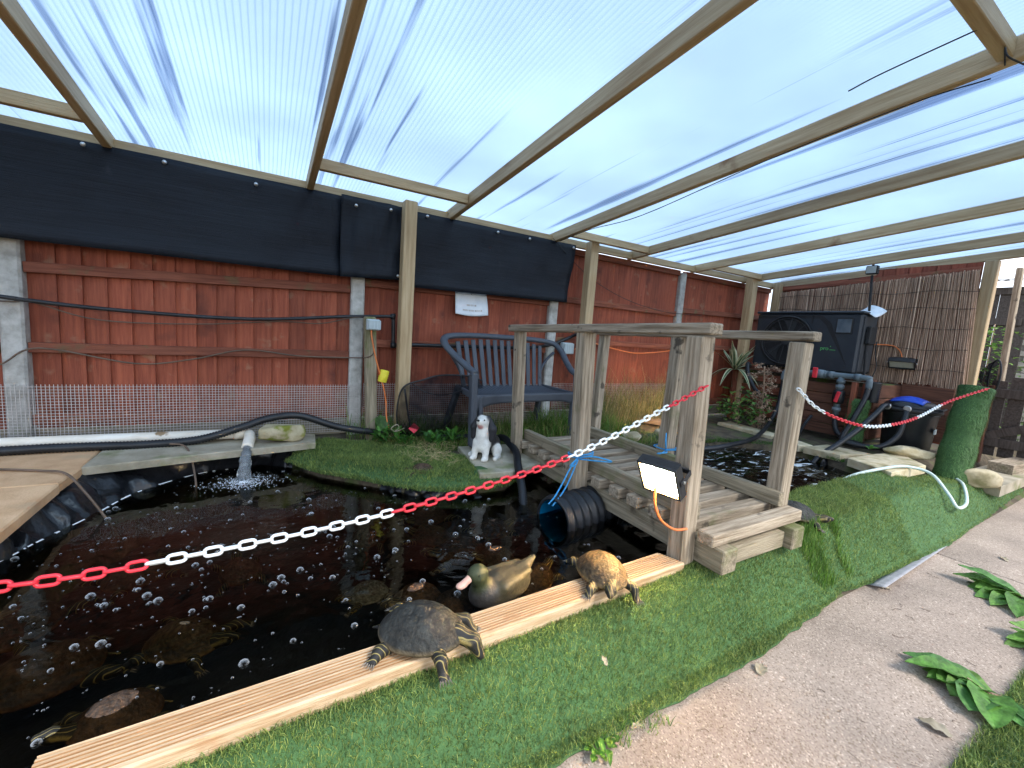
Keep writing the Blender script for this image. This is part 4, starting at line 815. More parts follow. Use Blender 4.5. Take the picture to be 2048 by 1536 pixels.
turtle('turtle', 'large grey shelled turtle stretching its head over the plank edge', 'grey', (.425, 1.175, .320), R_(-36), .275, head=((.40, 0, .15), (.60, -.04, .10), (.70, -.06, -.04)), fl=((.31, .25, .13), (.44, .30, .10), (.53, .28, .0)), fr=((.26, -.27, .12), (.33, -.37, .08), (.37, -.43, -.03)), brr=((-.30, -.27, .10), (-.36, -.36, .06), (-.38, -.43, .03)))
turtle('turtle', 'tan domed turtle facing out from the plank beneath the floodlight', 'tan', (1.20, 1.205, .320), R_(-108), .255, head=((.40, -.02, .13), (.52, -.09, .13), (.61, -.14, .11)), fl=((.28, .27, .12), (.40, .36, .06), (.48, .38, -.08)), fr=((.31, -.27, .12), (.40, -.36, .07), (.44, -.40, .02)))
turtle('turtle', 'dusty grey turtle climbing the turf beside the bridge foot', 'grey', (2.755, 1.235, .315), R_(-58), .25, head=((.42, 0, .15), (.60, 0, .20), (.72, 0, .24)), pitch_=.1)
turtle('turtle', 'small dark turtle lying on the turf bank near the straw', 'dark', (.89, 2.62, .335), R_(170), .165)
SUB = [(.82, 2.29, 200, .25, 'dark', 'submerged turtle nearest the turf bank below the small basking turtle'), (.77, 2.05, 140, .22, 'dark', 'submerged turtle with a white foam patch on its shell'), (.86, 1.87, 175, .27, 'dark', 'wide submerged turtle floating level behind the duck'), (1.10, 1.98, 10, .22, 'dark', 'submerged turtle swimming toward the culvert mouth'), (.48, 2.20, 60, .24, 'dark', 'submerged turtle under the white chain links mid pond'), (.36, 1.67, 190, .17, 'net', 'small submerged turtle with pale netted shell markings'), (.53, 1.55, 195, .22, 'dark', 'turtle with its striped head out of the water behind the grey turtle'), (.66, 1.47, 20, .20, 'dark', 'submerged turtle beneath the duck bill'), (1.07, 1.49, 25, .21, 'dark', 'turtle surfacing just behind the duck tail'), (.97, 1.70, 185, .20, 'dark', 'striped turtle at the surface beyond the duck back'), (-.74, 1.98, 250, .26, 'dark', 'submerged turtle beside the red chain end'), (-.47, 2.20, 30, .24, 'dark', 'submerged turtle under the white start of the chain'), (-.24, 1.66, 330, .24, 'tan', 'brown submerged turtle next to the sunken yellow brick'), (-.60, 1.70, 200, .30, 'dark', 'big submerged turtle far along the plank'), (-.35, 1.37, 200, .20, 'dark', 'yellow striped turtle pressed against the plank'), (.60, 2.62, 100, .16, 'dark', 'small submerged turtle by the turf bank curve'), (-.1, 2.05, 100, .2, 'dark', 'dim submerged turtle in the open water mid pond')]
protos = {}
for i, (x, y, hd, Ls, kd, lb) in enumerate(SUB):
    up = lb.startswith(('turtle', 'striped', 'yellow')); z = WZ-.39*Ls-(.014 if i % 3 else .004)+(.006 if up else 0)+(.016 if lb.startswith('yellow') else 0); M = Matrix.Translation((x, y, z)) @ Matrix.Rotation(R_(hd), 4, 'Z') @ Matrix.Rotation(-.12 if up else 0, 4, 'Y') @ Matrix.Scale(Ls, 4)
    if kd not in protos: protos[kd] = turtle('turtle', lb, kd, (x, y, z), R_(hd), Ls, head=((.42, 0, .15), (.62, 0, .22), (.73, 0, .25)), pitch_=-.12 if up else 0, group='turtles swimming in the pond', fl=((.31, .27, .12), (.46, .40, .12), (.58, .44, .10)), bl=((-.30, .27, .10), (-.45, .36, .1), (-.58, .42, .10)))
    else: copy_tree(protos[kd], M, lb, 'turtles swimming in the pond')
tag(box('sunken_brick', (-.37, 1.78, .05), (-.29, 1.82, .08), 'yellowplastic', None, .008, rot=(.1, .1, .3)), 'small yellow green block sunken in the dark water', 'block')

# ------------------------------------------------------------------ decoy duck
def duck():
    t = thing('decoy_duck', 'olive plastic decoy duck floating behind the plank', 'decoy duck', (.83, 1.385, .225), R_(190))
    O, G, D_ = (.056, .048, .028), (.036, .045, .018), (.030, .027, .024)
    sdf('body', [('e', (-.01, 0, .05), (.135, .072, .065), O), ('e', (.085, 0, .045), (.065, .062, .06), D_), ('c', (-.10, 0, .085), (-.17, 0, .125), .034, .010, O), ('c', (.105, 0, .08), (.12, 0, .125), .036, .032, G), ('e', (.128, 0, .145), (.042, .034, .036), G),
                 ('c', (.03, .058, .085), (-.11, .04, .10), .022, .012, (.085, .07, .035)), ('c', (.03, -.058, .085), (-.11, -.04, .10), .022, .012, (.085, .07, .035))], .006, .022, 'painted', t)
    sdf('bill', [('c', (.158, 0, .138), (.205, 0, .118), .015, .012, (1, 1, 1)), ('e', (.20, 0, .119), (.022, .017, .007), (1, 1, 1))], .004, .01, 'pinkbill', t)
    for s in (-1, 1): lathe('eye', [(.001, -.004), (.004, 0), (.001, .004)], 'eye', t, Matrix.Translation((.143, s*.031, .155)), 8, local=True)
duck()

# ------------------------------------------------------------------ dog statue
def dog():
    t = thing('dog_statue', 'black and white seated spaniel statue on the grey slab', 'dog statue', (1.40, 2.72, .368), R_(218), scale=1.06)
    W, K, T = (.78, .76, .70), (.022, .022, .026), (.50, .40, .28)
    sdf('body', [('e', (-.075, 0, .08), (.085, .075, .078), K), ('c', (-.05, 0, .11), (.02, 0, .18), .068, .055, K), ('c', (.045, 0, .10), (.055, 0, .205), .054, .046, W), ('e', (.058, 0, .262), (.048, .045, .046), W),
                 ('c', (.085, 0, .262), (.115, 0, .275), .026, .021, W), ('c', (.10, 0, .245), (.112, 0, .252), .018, .012, (.55, .22, .20)),
                 ('c', (.065, .038, .12), (.082, .042, .02), .027, .02, W), ('c', (.065, -.038, .12), (.082, -.042, .02), .027, .02, W), ('e', (.098, .043, .015), (.03, .02, .016), W), ('e', (.098, -.043, .015), (.03, .02, .016), W),
                 ('e', (-.04, .075, .05), (.055, .028, .048), W), ('e', (-.04, -.075, .05), (.055, .028, .048), K), ('c', (-.03, .088, .016), (.035, .095, .014), .02, .017, W), ('c', (-.03, -.088, .016), (.035, -.095, .014), .02, .017, W), ('c', (-.14, 0, .04), (-.19, .03, .02), .026, .012, K),
                 ('e', (.045, .03, .285), (.028, .02, .024), K), ('e', (.045, -.03, .285), (.028, .02, .024), K)], .0065, .016, 'painted', t, lump=.0012)
    for s in (-1, 1): sdf('ear', [('c', (.045, s*.045, .278), (.045, s*.068, .22), .018, .026, K), ('c', (.045, s*.068, .22), (.05, s*.07, .15), .028, .020, K)], .006, .015, 'painted', t, lump=.002)
    sdf('nose', [('e', (.137, 0, .286), (.010, .011, .008), (.02, .02, .02))], .003, .004, 'painted', t)
    for s in (-1, 1): lathe('eye', [(.001, -.006), (.0065, 0), (.001, .006)], 'eye', t, Matrix.Translation((.095, s*.026, .285)), 8, local=True)
dog()

# ------------------------------------------------------------------ bubbles and foam
def bubbles():
    g = np.random.default_rng(3); V, F = [], []
    def dome(x, y, r, sq):
        n0 = len(V); S_ = 8
        for j, (cr, cz) in enumerate(((1, 0), (.85, .5), (.5, .86))):
            for k in range(S_): a = 2*math.pi*k/S_; V.append((x+r*cr*math.cos(a), y+r*cr*math.sin(a), WZ+.001+r*cz*sq))
        V.append((x, y, WZ+.001+r*sq))
        for j in range(2):
            for k in range(S_): F.append([n0+j*S_+k, n0+j*S_+(k+1) % S_, n0+(j+1)*S_+(k+1) % S_, n0+(j+1)*S_+k])
        for k in range(S_): F.append([n0+2*S_+k, n0+2*S_+(k+1) % S_, n0+3*S_])
    c = 0
    while c < 640:
        x, y = g.uniform(-.95, 1.5), g.uniform(1.3, 3.2)
        if pdist(x, y) > -.04: continue
        if g.uniform() > .35+.65*math.exp(-((x+.2)**2+(y-1.9)**2)/.35): continue
        r = .0016+.003*g.uniform()**2+(.011*g.uniform() if g.uniform() < .2 else 0); dome(x, y, r, .8); c += 1
        for _k in range(g.integers(0, 4) if g.uniform() < .3 else 0): dome(x+g.normal(0, .012), y+g.normal(0, .012), r*g.uniform(.3, .8), .8)
    for x, y in ((-.34, 1.83), (-.38, 1.88), (.43, 1.83), (.52, 1.86), (-.06, 1.38), (.02, 1.78), (.05, 1.82), (.12, 1.85), (.77, 2.08), (.84, 1.90), (.95, 1.74), (.29, 2.2), (-.55, 1.95), (.66, 1.44)): dome(x, y, .015, .8)
    return tag(mesh('bubbles', V, F, 'bubble', smooth=True), 'bubbles scattered over the dark pond surface', kind='stuff')
bubbles()
def froth():
    g = np.random.default_rng(9); V, F = [], []
    for _ in range(900):
        a, d = g.uniform(0, 6.28), abs(g.normal(0, .075))+(.05 if g.uniform() < .3 else 0); x, y = -.13+d*math.cos(a)*1.3, 3.05+d*math.sin(a)*.9-.03; r = g.uniform(.0012, .0042); n0 = len(V)
        if pdist(x, y) > -.02: continue
        for k in range(6): b = 2*math.pi*k/6; V.append((x+r*math.cos(b), y+r*math.sin(b)*.7, WZ+.002))
        V.append((x, y, WZ+.002+r*.7)); F.extend([[n0+k, n0+(k+1) % 6, n0+6] for k in range(6)])
    return tag(mesh('froth', V, F, 'foam', smooth=True), 'white froth where the falling water lands', kind='stuff')
froth()
def pale_strip():  # thin pale broken strip following the liner just above the water
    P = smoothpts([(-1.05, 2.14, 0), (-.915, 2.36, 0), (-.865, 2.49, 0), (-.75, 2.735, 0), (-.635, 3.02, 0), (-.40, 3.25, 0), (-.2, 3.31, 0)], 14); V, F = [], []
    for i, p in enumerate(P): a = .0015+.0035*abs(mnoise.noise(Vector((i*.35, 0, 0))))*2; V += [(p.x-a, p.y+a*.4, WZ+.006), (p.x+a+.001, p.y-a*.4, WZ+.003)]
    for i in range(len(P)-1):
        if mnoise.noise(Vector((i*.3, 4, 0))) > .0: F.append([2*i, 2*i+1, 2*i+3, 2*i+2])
    return tag(mesh('waterline_strip', V, F, 'foam'), 'thin pale broken line along the liner at the waterline', kind='stuff')
pale_strip()
# ------------------------------------------------------------------ raised bed and heat pump
bed = thing('raised_bed', 'red brown timber raised bed carrying the heat pump', 'raised bed', (5.7, 2.7, .36))
for i in range(5): beam('front_board', (5.62+.01*(i % 2), 1.95, .46+i*.118), (5.62+.01*(i % 2), 2.78, .46+i*.118), .024, .110, 'brownwood', bed, .003)
for i in range(4): beam('front_board', (5.66, 2.80, .50+i*.15), (5.66, 3.52, .50+i*.15), .024, .095, 'redrail', bed, .003)
beam('cap_rail', (5.64, 1.95, 1.065), (5.64, 3.52, 1.065), .09, .04, 'brownwood', bed, .004)
for y in (2.0, 2.79, 3.48): beam('corner_post', (5.58, y, .33), (5.58, y, 1.03), .06, .05, 'redrail', bed, .004, up=(0, 1, 0))
for i in range(4): beam('side_board', (5.65, 1.95, .50+i*.15), (6.38, 1.95, .50+i*.15), .024, .14, 'brownwood', bed, .003)
for i in range(4): beam('rear_board', (6.34, 1.50, .52+i*.15), (6.34, 1.94, .52+i*.15), .04, .145, 'brownwood', bed, .003)
box('soil_fill', (5.68, 1.97, .4), (6.40, 3.56, 1.03), 'soil', bed, 0)
def pump():
    t = thing('heat_pump', 'black pool heat pump with round fan grille on the raised bed', 'heat pump', (5.95, 2.79, 1.09)); y0, y1, z0, z1, xf = 2.20, 3.38, 1.115, 1.825, 5.75
    box('cabinet', (xf, y0, z0), (xf+.40, y1, z1-.03), 'pumpbody', t, .02); box('lid', (xf-.012, y0-.012, z1-.029), (xf+.41, y1+.012, z1), 'pumpbody', t, .012)
    for yy in (2.32, 3.26): box('foot', (xf+.03, yy-.05, 1.085), (xf+.37, yy+.05, 1.114), 'blackmatte', t, .004)
    box('side_panel', (xf+.05, y0-.008, z0+.03), (xf+.36, y0-.001, z1-.06), 'pumpside', t, .004)
    box('service_cover', (xf+.10, y0-.06, 1.46), (xf+.26, y0-.009, 1.66), 'blackmatte', t, .01)
    F_ = Matrix(((0, 0, -1, xf), (-1, 0, 0, 0), (0, 1, 0, 0), (0, 0, 0, 1)))           # local x = -Y (viewer right), local y = Z, local z = out (-X)
    C = F_ @ Matrix.Translation((-2.96, 1.455, 0))
    lathe('fan_well', [(.001, .002), (.285, .002)], 'blackmatte', t, C, 40, False, cap=False)
    hub_ = lathe('fan_hub', [(.06, .006), (.06, .03), (.045, .036), (.001, .037)], 'pumpside', t, C, 20)
    for k in range(5):
        V = [];
        for j in range(6):
            r = .05+.22*j/5
            for s in (-1, 1): a = 2*math.pi*k/5+s*(.16+.16*j/5)+.25*j/5; V.append((r*math.cos(a), r*math.sin(a), .008+(.012 if s > 0 else 0)))
        mesh('fan_blade', V, [[2*j, 2*j+1, 2*j+3, 2*j+2] for j in range(5)], 'pumpside', hub_, C)
    ring = lambda r, rad, nm, par: mesh(nm, *tubedata([(r*math.cos(a), r*math.sin(a), .036) for a in np.linspace(0, 2*math.pi, 49)[:-1]], rad, 5, True), 'blackmatte', par, C, True)
    gr_ = ring(.30, .013, 'grille_rim', t); ring(.272, .006, 'inner_rim', gr_)
    for i in range(14): ring(.075+.0135*i, .0017, 'grille_ring', gr_)
    for k in range(10): a = 2*math.pi*k/10+.15; beam('grille_spoke', C @ Vector((.06*math.cos(a), .06*math.sin(a), .040)), C @ Vector((.29*math.cos(a), .29*math.sin(a), .040)), .007, .006, 'pumpside', gr_, .001)
    df_ = box('display_frame', (xf-.010, 2.28, 1.565), (xf-.001, 2.445, 1.745), 'blackmatte', t, .004); box('display_glass', (xf-.013, 2.292, 1.578), (xf-.0105, 2.433, 1.732), 'glassdark', df_, .001)
    P = [(3.36, 1.745), (2.66, 1.745), (2.60, 1.72), (2.27, 1.20), (2.265, 1.205), (2.56, 1.715), (2.64, 1.78), (3.36, 1.78)]
    P = [(3.36, 1.735), (2.63, 1.735), (2.55, 1.66), (2.275, 1.18), (2.50, 1.685), (2.60, 1.775), (3.36, 1.775)]
    mesh('trim_stripe', [(xf-.0035, y, z) for y, z in P]+[(xf-.0005, y, z) for y, z in P], [[0, 1, 2, 4, 5, 6], [2, 3, 4]]+[[i, (i+1) % 7, 7+(i+1) % 7, 7+i] for i in range(7)], 'blackmatte', t)
    txt('pro', .062, 'greentext', t, F_ @ Matrix.Translation((-2.53, 1.385, .001))); box('motto_line', (xf-.0025, 2.415, 1.368), (xf-.0006, 2.475, 1.374), 'greentext', t, 0)
    lathe('degree_mark', [(.003, .001), (.006, .001), (.006, .002), (.003, .002)], 'greentext', t, F_ @ Matrix.Translation((-2.468, 1.412, 0)), 10, False, cap=False)
    beam('aerial', (xf-.01, 2.70, 1.68), (xf-.01, 2.70, 1.81), .008, .008, 'blackmatte', t, .001, up=(0, 1, 0))
pump()
tag(sheet('instruction_sheet', lambda u, v: (5.86+.14*v, 2.30-.17*u-.05*v, 1.828+.004+.06*v*v-.07*u*u+.02*v), 6, 6, 'paper', None, thick=.001), 'white instruction sheet tucked on the heat pump lid', 'paper')

# pipework
t = thing('pipe_manifold', 'grey plastic pipework with red handled valves below the heat pump', 'pipework', (5.46, 2.4, .66))
tube('pipe', [(5.48, 2.80, .97), (5.48, 2.80, 1.03), (5.48, 2.79, 1.06), (5.48, 2.76, 1.075), (5.48, 2.5, 1.09), (5.48, 2.0, 1.095), (5.48, 1.955, 1.085), (5.48, 1.945, 1.05), (5.48, 1.945, .99)], .030, 'pvcgrey', t, 14, 4)
for y in (2.70, 2.36, 2.30, 2.05): lathe('union', [(.030, -.025), (.040, -.025), (.040, .025), (.030, .025)], 'pvcgrey', t, Matrix.Translation((5.48, y, 1.092)) @ Matrix.Rotation(math.pi/2, 4, 'X'), 14)
lathe('valve_body', [(.03, -.06), (.046, -.055), (.05, -.02), (.05, .02), (.046, .055), (.03, .06)], 'pvcgrey', t, Matrix.Translation((5.48, 2.42, 1.09)) @ Matrix.Rotation(math.pi/2, 4, 'X'), 16)
beam('valve_handle', (5.42, 2.44, 1.04), (5.42, 2.44, 1.16), .022, .05, 'redplastic', t, .006, up=(0, 1, 0))
tube('drop_pipe', [(5.48, 2.20, 1.08), (5.48, 2.20, .66)], .030, 'pvcgrey', t, 14, 0)
for z in (1.03, .97, .72): lathe('union', [(.030, -.02), (.041, -.02), (.041, .02), (.030, .02)], 'pvcgrey', t, Matrix.Translation((5.48, 2.20, z)), 14)
lathe('valve_body', [(.034, -.08), (.052, -.07), (.056, -.02), (.056, .03), (.05, .07), (.034, .08)], 'blackplastic', t, Matrix.Translation((5.48, 2.20, .86)), 16)
beam('valve_handle', (5.41, 2.195, .80), (5.42, 2.175, .92), .022, .036, 'redplastic', t, .006, up=(0, 1, 0))
t = thing('black_hose', 'black hose curving from the grey pipework down into the churning pond', 'hose', (5.4, 2.8, .3))
tube('hose', [(5.48, 2.80, .99), (5.46, 2.79, .85), (5.36, 2.76, .62), (5.15, 2.72, .45), (4.85, 2.63, .375), (4.55, 2.55, .345), (4.2, 2.50, .335), (3.8, 2.48, .325), (3.45, 2.55, .30), (3.1, 2.56, .22)], .024, 'blackplastic', t, 12)
lathe('hose_clip', [(.025, -.006), (.0275, -.006), (.0275, .006), (.025, .006)], 'steel', t, Matrix.Translation((5.48, 2.80, .97)), 14)
def bhose(label, P, r=.026, clip=None):
    t = thing('black_hose', label, 'hose', P[-1]); tube('hose', P, r, 'blackplastic', t, 12)
    if clip: lathe('hose_clip', [(r+.001, -.006), (r+.003, -.006), (r+.003, .006), (r+.001, .006)], 'steel', t, Matrix.Translation(clip), 14)
bhose('black hose hanging in a loop from the grey elbow to the filter barrel', [(5.48, 1.945, 1.0), (5.44, 1.95, .86), (5.34, 1.99, .62), (5.27, 2.02, .46), (5.24, 1.98, .42), (5.27, 1.86, .41), (5.34, 1.72, .43), (5.42, 1.63, .55), (5.47, 1.615, .70), (5.53, 1.62, .80)], clip=(5.48, 1.945, .99))
bhose('black hose running from the filter barrel lid down into the pond', [(5.53, 1.78, .84), (5.43, 1.78, .83), (5.32, 1.80, .74), (5.12, 1.85, .58), (4.9, 1.92, .42), (4.74, 1.97, .32), (4.62, 2.0, .20)])
bhose('black hose under the lower valve disappearing behind the turf tube', [(5.48, 2.20, .66), (5.47, 2.19, .58), (5.45, 2.15, .48), (5.42, 2.05, .42), (5.45, 1.92, .39)])
bhose('short thin black hose with threaded connector lying on the edging slab', [(5.45, 2.42, .60), (5.32, 2.42, .50), (5.1, 2.36, .42), (4.95, 2.31, .40), (4.82, 2.27, .36)], .016, )
bhose('black hose rising behind the dried plant to the heat pump', [(5.55, 3.28, 1.10), (5.45, 3.25, 1.12), (5.40, 3.2, 1.0), (5.36, 3.08, .84), (5.36, 2.98, .74), (5.4, 2.92, .6)], .026)
# filter barrel
t = thing('filter_barrel', 'black pond filter barrel with blue lid and hose ports', 'filter', (5.76, 1.66, .36))
MB = Matrix.Translation((5.76, 1.66, .355))
lathe('barrel', [(.17, 0), (.19, .015), (.215, .40), (.225, .42), (.225, .44), (.21, .45)], 'blackplastic', t, MB, 36)
lathe('clamp_ring', [(.215, .435), (.24, .44), (.245, .46), (.24, .475), (.21, .48)], 'blackmatte', t, MB, 36)
lathe('lid', [(.22, .475), (.215, .50), (.17, .54), (.09, .565), (.001, .57)], 'blackplastic', t, MB, 36)
sheet('lid_crest', lambda u, v: (5.76-.16+.30*v, 1.66+.13-.26*u, .355+.50+.085*math.sin(math.pi*min(1, .15+.85*v))*math.sin(math.pi*(.2+.6*u))+.0), 10, 10, 'blueplastic', t, thick=-.01)
for y in (1.62, 1.78): tube('port', [(5.60, y, .83), (5.53, y, .83)], .032, 'blackmatte', t, 12, 0)
for y in (1.62, 1.78): lathe('hose_clip', [(.027, -.006), (.033, -.006), (.033, .006), (.027, .006)], 'steel', t, Matrix.Translation((5.525, y, .83)) @ Matrix.Rotation(math.pi/2, 4, 'Y'), 14)
beam('clamp_handle', (5.70, 1.42, .84), (5.86, 1.43, .85), .03, .02, 'blackmatte', t, .006); box('label_plate', (5.70, 1.438, .60), (5.76, 1.445, .65), 'greybox', t, .001)

# turf wrapped cylinders with blades
def turfroll(c0, c1, r0_, r1_, label, seed, n=9000):
    c0, c1 = Vector(c0), Vector(c1); ax = (c1-c0).normalized(); u = Vector((0, 1, 0)); u = (u-ax*u.dot(ax)).normalized(); v = ax.cross(u)
    t = thing('turf_roll', label, 'turf roll', c0); P = [c0.lerp(c1, k/10) for k in range(11)]; rs = [(r0_+(r1_-r0_)*k/10)*(1+.05*math.sin(k*1.7+seed)) for k in range(11)]
    V, F = tubedata(P, rs, 20); mesh('core', V, F, 'turf', t, smooth=True)
    g = np.random.default_rng(seed); VV, FF, CC = [], [], []
    for i in range(n):
        k = g.uniform(); a = g.uniform(0, 6.283); rad = u*math.cos(a)+v*math.sin(a); rr_ = (r0_+(r1_-r0_)*k)*(1+.05*math.sin(k*17+seed)); p = c0.lerp(c1, k)+rad*rr_*.99
        s = (ax.cross(rad))*.0025; tip = p+rad*g.uniform(.006, .018)-Vector((0, 0, g.uniform(.004, .022)))+s*g.uniform(-3, 3); n0 = len(VV); VV += [p-s, p+s, tip]; FF.append([n0, n0+1, n0+2]); q = g.uniform(.7, 1.3); CC += [(.13*q, .25*q, .085*q)]*3
    o = mesh('pile', VV, FF, 'turfblade', t, col=np.array(CC)); o['kind'] = 'stuff'
turfroll((5.52, 1.235, .24), (5.74, 1.225, 1.10), .125, .118, 'upright roll wrapped in artificial turf by the gate', 3)
turfroll((5.50, 2.02, .36), (5.54, 2.02, .86), .085, .095, 'short turf wrapped tube behind the looped hoses', 5, 4000)
tag(beam('brown_stake', (5.47, 2.06, .36), (5.47, 2.06, 1.04), .05, .05, 'redrail', None, .005, up=(0, 1, 0)), 'square brown stake beside the lower red valve', 'stake')
tag(corrugated('ribbed_tube', [(5.57, 1.93, .84), (5.57, 1.93, .92), (5.57, 1.925, 1.06)], .05, 'blackplastic', pitch=.02), 'ribbed dark tube standing above the short turf tube', 'pipe')

# ------------------------------------------------------------------ reed screen
def reeds():
    t = thing('reed_screen', 'brown reed screen covering the end of the canopy', 'reed screen', (6.38, 2.4, 1.05)); g = np.random.default_rng(4); V, F, C = [], [], []
    for i in range(620):
        y = 1.46+(3.46-1.46)*i/620+g.normal(0, .003); x = 6.36+g.uniform(-.016, .012); top = 2.29-.075*(y-1.46)+g.normal(0, .006); bot = 1.06+g.normal(0, .015)+.02*math.sin(y*5); lean = -.10*sstep(1.9, 1.5, y)+g.normal(0, .006); r = g.uniform(.0020, .0042)
        if y < 1.75: bot -= .14*(1.75-y)/.3
        a = Vector((x, y+lean*.3, bot)); b = Vector((x+g.normal(0, .004), y-lean*.4+g.normal(0, .005), top)); m_ = a.lerp(b, .5)+Vector((g.normal(0, .003), g.normal(0, .004), 0))
        v, f = tubedata([a, m_, b], r, 4); n0 = len(V); V += v; F += [[n0+q for q in ff] for ff in f]; c = np.array((.95, .85, .80))*g.uniform(.5, 1.3) if g.uniform() > .14 else np.array((1.7, 1.65, 1.6)); C += [c]*len(v)
    o = mesh('reeds', V, F, 'reed', t, col=np.array(C)); o['kind'] = 'stuff'
    for z in (1.22, 1.45, 1.68, 1.9, 2.08): tube('binding_wire', [(6.338, y, z+.012*math.sin(y*9+z*5)) for y in np.linspace(1.47, 3.45, 20)], .0025, 'blackmatte', t, 5, 2)
reeds()
t = thing('end_fence', 'red brown boarded fence behind the reed screen', 'fence panel', (6.48, 2.5, .36)); me = board_mesh(1.96, .13)
for i in range(17): o = bpy.data.objects.new('board', me); _link(o, t, Matrix.Translation((6.43, 1.5+i*.118, .42)) @ Matrix.Rotation(math.pi/2, 4, 'Z'))
beam('rail', (6.40, 1.5, 2.30), (6.40, 3.5, 2.20), .034, .06, 'redrail', t)
# lamps on the right
t = thing('halogen_lamp', 'small halogen lamp on a black pole beside the heat pump', 'lamp', (5.92, 2.17, 1.03))
beam('pole', (5.90, 2.15, 1.03), (5.93, 2.25, 2.24), .022, .022, 'blackmatte', t, .004, up=(0, 1, 0)); box('head', (5.90, 2.20, 2.25), (5.96, 2.31, 2.345), 'blackmatte', t, .008); box('glass', (5.895, 2.21, 2.26), (5.8995, 2.30, 2.335), 'greybox', t, .002); beam('knob', (5.93, 2.255, 2.345), (5.93, 2.255, 2.37), .02, .02, 'blackmatte', t, .003, up=(0, 1, 0)); beam('arm', (5.93, 2.20, 2.30), (5.95, 2.06, 2.305), .006, .006, 'steel', t, .001)
floodlight((6.24, 1.95, 1.265), (-.75, -.1, -.75), None, 'unlit black floodlight hanging on the reed screen', 0, .23, .12)
tag(tube('orange_cable', [(6.12, 2.19, 1.47), (6.28, 2.12, 1.475), (6.33, 2.06, 1.46), (6.31, 2.0, 1.40), (6.29, 1.97, 1.33)], .007, 'orangecable', None, 6), 'orange cable reaching the unlit floodlight on the reed screen', 'cable')
tag(tube('black_cable', [(6.0, 2.13, 1.5), (6.0, 2.12, 1.36), (6.02, 2.10, 1.22), (5.99, 2.11, 1.08)], .006, 'blackmatte', None, 6), 'black cable hanging beside the heat pump side panel', 'cable')

# ------------------------------------------------------------------ clear hose on the right bank
tag(tube('clear_hose', [(3.95, 1.56, .22), (4.10, 1.47, .345), (4.40, 1.40, .395), (4.75, 1.34, .405), (4.86, 1.20, .375), (4.70, 1.04, .28), (4.66, .965, .20), (4.92, .975, .20), (5.25, 1.08, .27), (5.5, 1.2, .27)], .0125, 'clearhose', None, 10), 'translucent hose curling over the turf mound', 'hose')

# ------------------------------------------------------------------ right background: gate, net, shed wall
g_ = thing('garden_gate', 'black boarded garden gate beyond the turf roll', 'gate', (7.2, 1.0, .24))
for i in range(7):
    y = 1.36-.145*i; beam('board', (7.2, y, .30), (7.2, y, 1.16+.05*i*(1 if i < 4 else 0)+.15*(i >= 4)), .122, .02, 'darkwood', g_, .003, up=(1, 0, 0))
for z in (.46, 1.02): beam('ledge', (7.17, 1.42, z), (7.17, .45, z), .025, .10, 'darkwood', g_, .003)
beam('brace', (7.165, 1.38, .52), (7.165, .5, .96), .022, .09, 'darkwood', g_, .003)
tag(beam('gate_post', (7.15, 1.43, .2), (7.15, 1.43, 1.1), .09, .09, 'brownwood', None, .005, up=(0, 1, 0)), 'dark brown post the black gate hangs beside', 'post')
tag(beam('grey_pole', (7.25, 1.37, 1.1), (7.25, 1.40, 2.42), .09, .05, 'greywood', None, .005, up=(0, 1, 0)), 'weathered grey upright behind the black gate', 'post')
t = thing('hand_net', 'round black hand net propped above the turf roll', 'hand net', (6.05, 1.19, 1.0)); nn = Vector((-.45, .9, 0)).normalized(); ux = Vector((nn.y, -nn.x, 0))
cc = Vector((6.05, 1.19, 1.215)); ring_ = [cc+ux*.14*math.cos(a)+Vector((0, 0, .165*math.sin(a))) for a in np.linspace(0, 2*math.pi, 25)[:-1]]
mesh('rim', *tubedata(ring_, .007, 6, True), 'blackmatte', t, smooth=True)
V = [cc+nn*.10]; F = []
for j in range(1, 6):
    for p in ring_: q = cc+(p-cc)*j/5+nn*.10*(1-(j/5)**2); V.append(q)
n = len(ring_)
for i in range(n): F.append([0, 1+i, 1+(i+1) % n])
for j in range(4):
    for i in range(n): F.append([1+j*n+i, 1+j*n+(i+1) % n, 1+(j+1)*n+(i+1) % n, 1+(j+1)*n+i])
mesh('net_bag', V, F, 'netting', t, smooth=True); tube('handle', [cc+Vector((0, 0, -.165)), cc+Vector((.02, .02, -.6)), cc+Vector((.05, .03, -.92))], .009, 'blackmatte', t, 6)
t = thing('shed', 'dark grey boarded shed beyond the gate with ribbed roof', 'shed', (9.2, 2.2, .2))
for i in range(7): beam('board', (9.0, 2.55-.15*i, .2), (9.0, 2.55-.15*i, 2.42), .143, .03, 'darkwood', t, .003, up=(1, 0, 0))
for z in (1.95, 2.38): beam('rail', (8.97, 1.62, z), (8.97, 2.6, z), .03, .10, 'darkwood', t, .003)
V, F = [], []
for i in range(61):
    y = 1.3+i*.028; V += [(8.75, y, 2.50+.016*math.sin(i*1.9)), (10.4, y, 2.75+.016*math.sin(i*1.9))]
    if i: F.append([2*i-2, 2*i, 2*i+1, 2*i-1])
mesh('roof', V, F, 'roofing', t)
wl = thing('garden_wall', 'pale brick wall behind the grey upright', 'wall', (9.3, 1.2, .1)); bm_ = boxdata(.10, .215, .068, .004); bme = bpy.data.meshes.new('brick'); bme.from_pydata(bm_[0], [], bm_[1]); bme.materials.append(M_['brick']); bme.update()
for r_i in range(30):
    for c_i in range(6):
        o = bpy.data.objects.new('brick', bme); _link(o, wl, Matrix.Translation((9.3+random.uniform(-.003, .003), .35+c_i*.225+(.11 if r_i % 2 else 0), .2+r_i*.078)))
box('mortar', (9.27, .24, .1), (9.345, 1.66, 2.55), 'gravel', wl, 0)

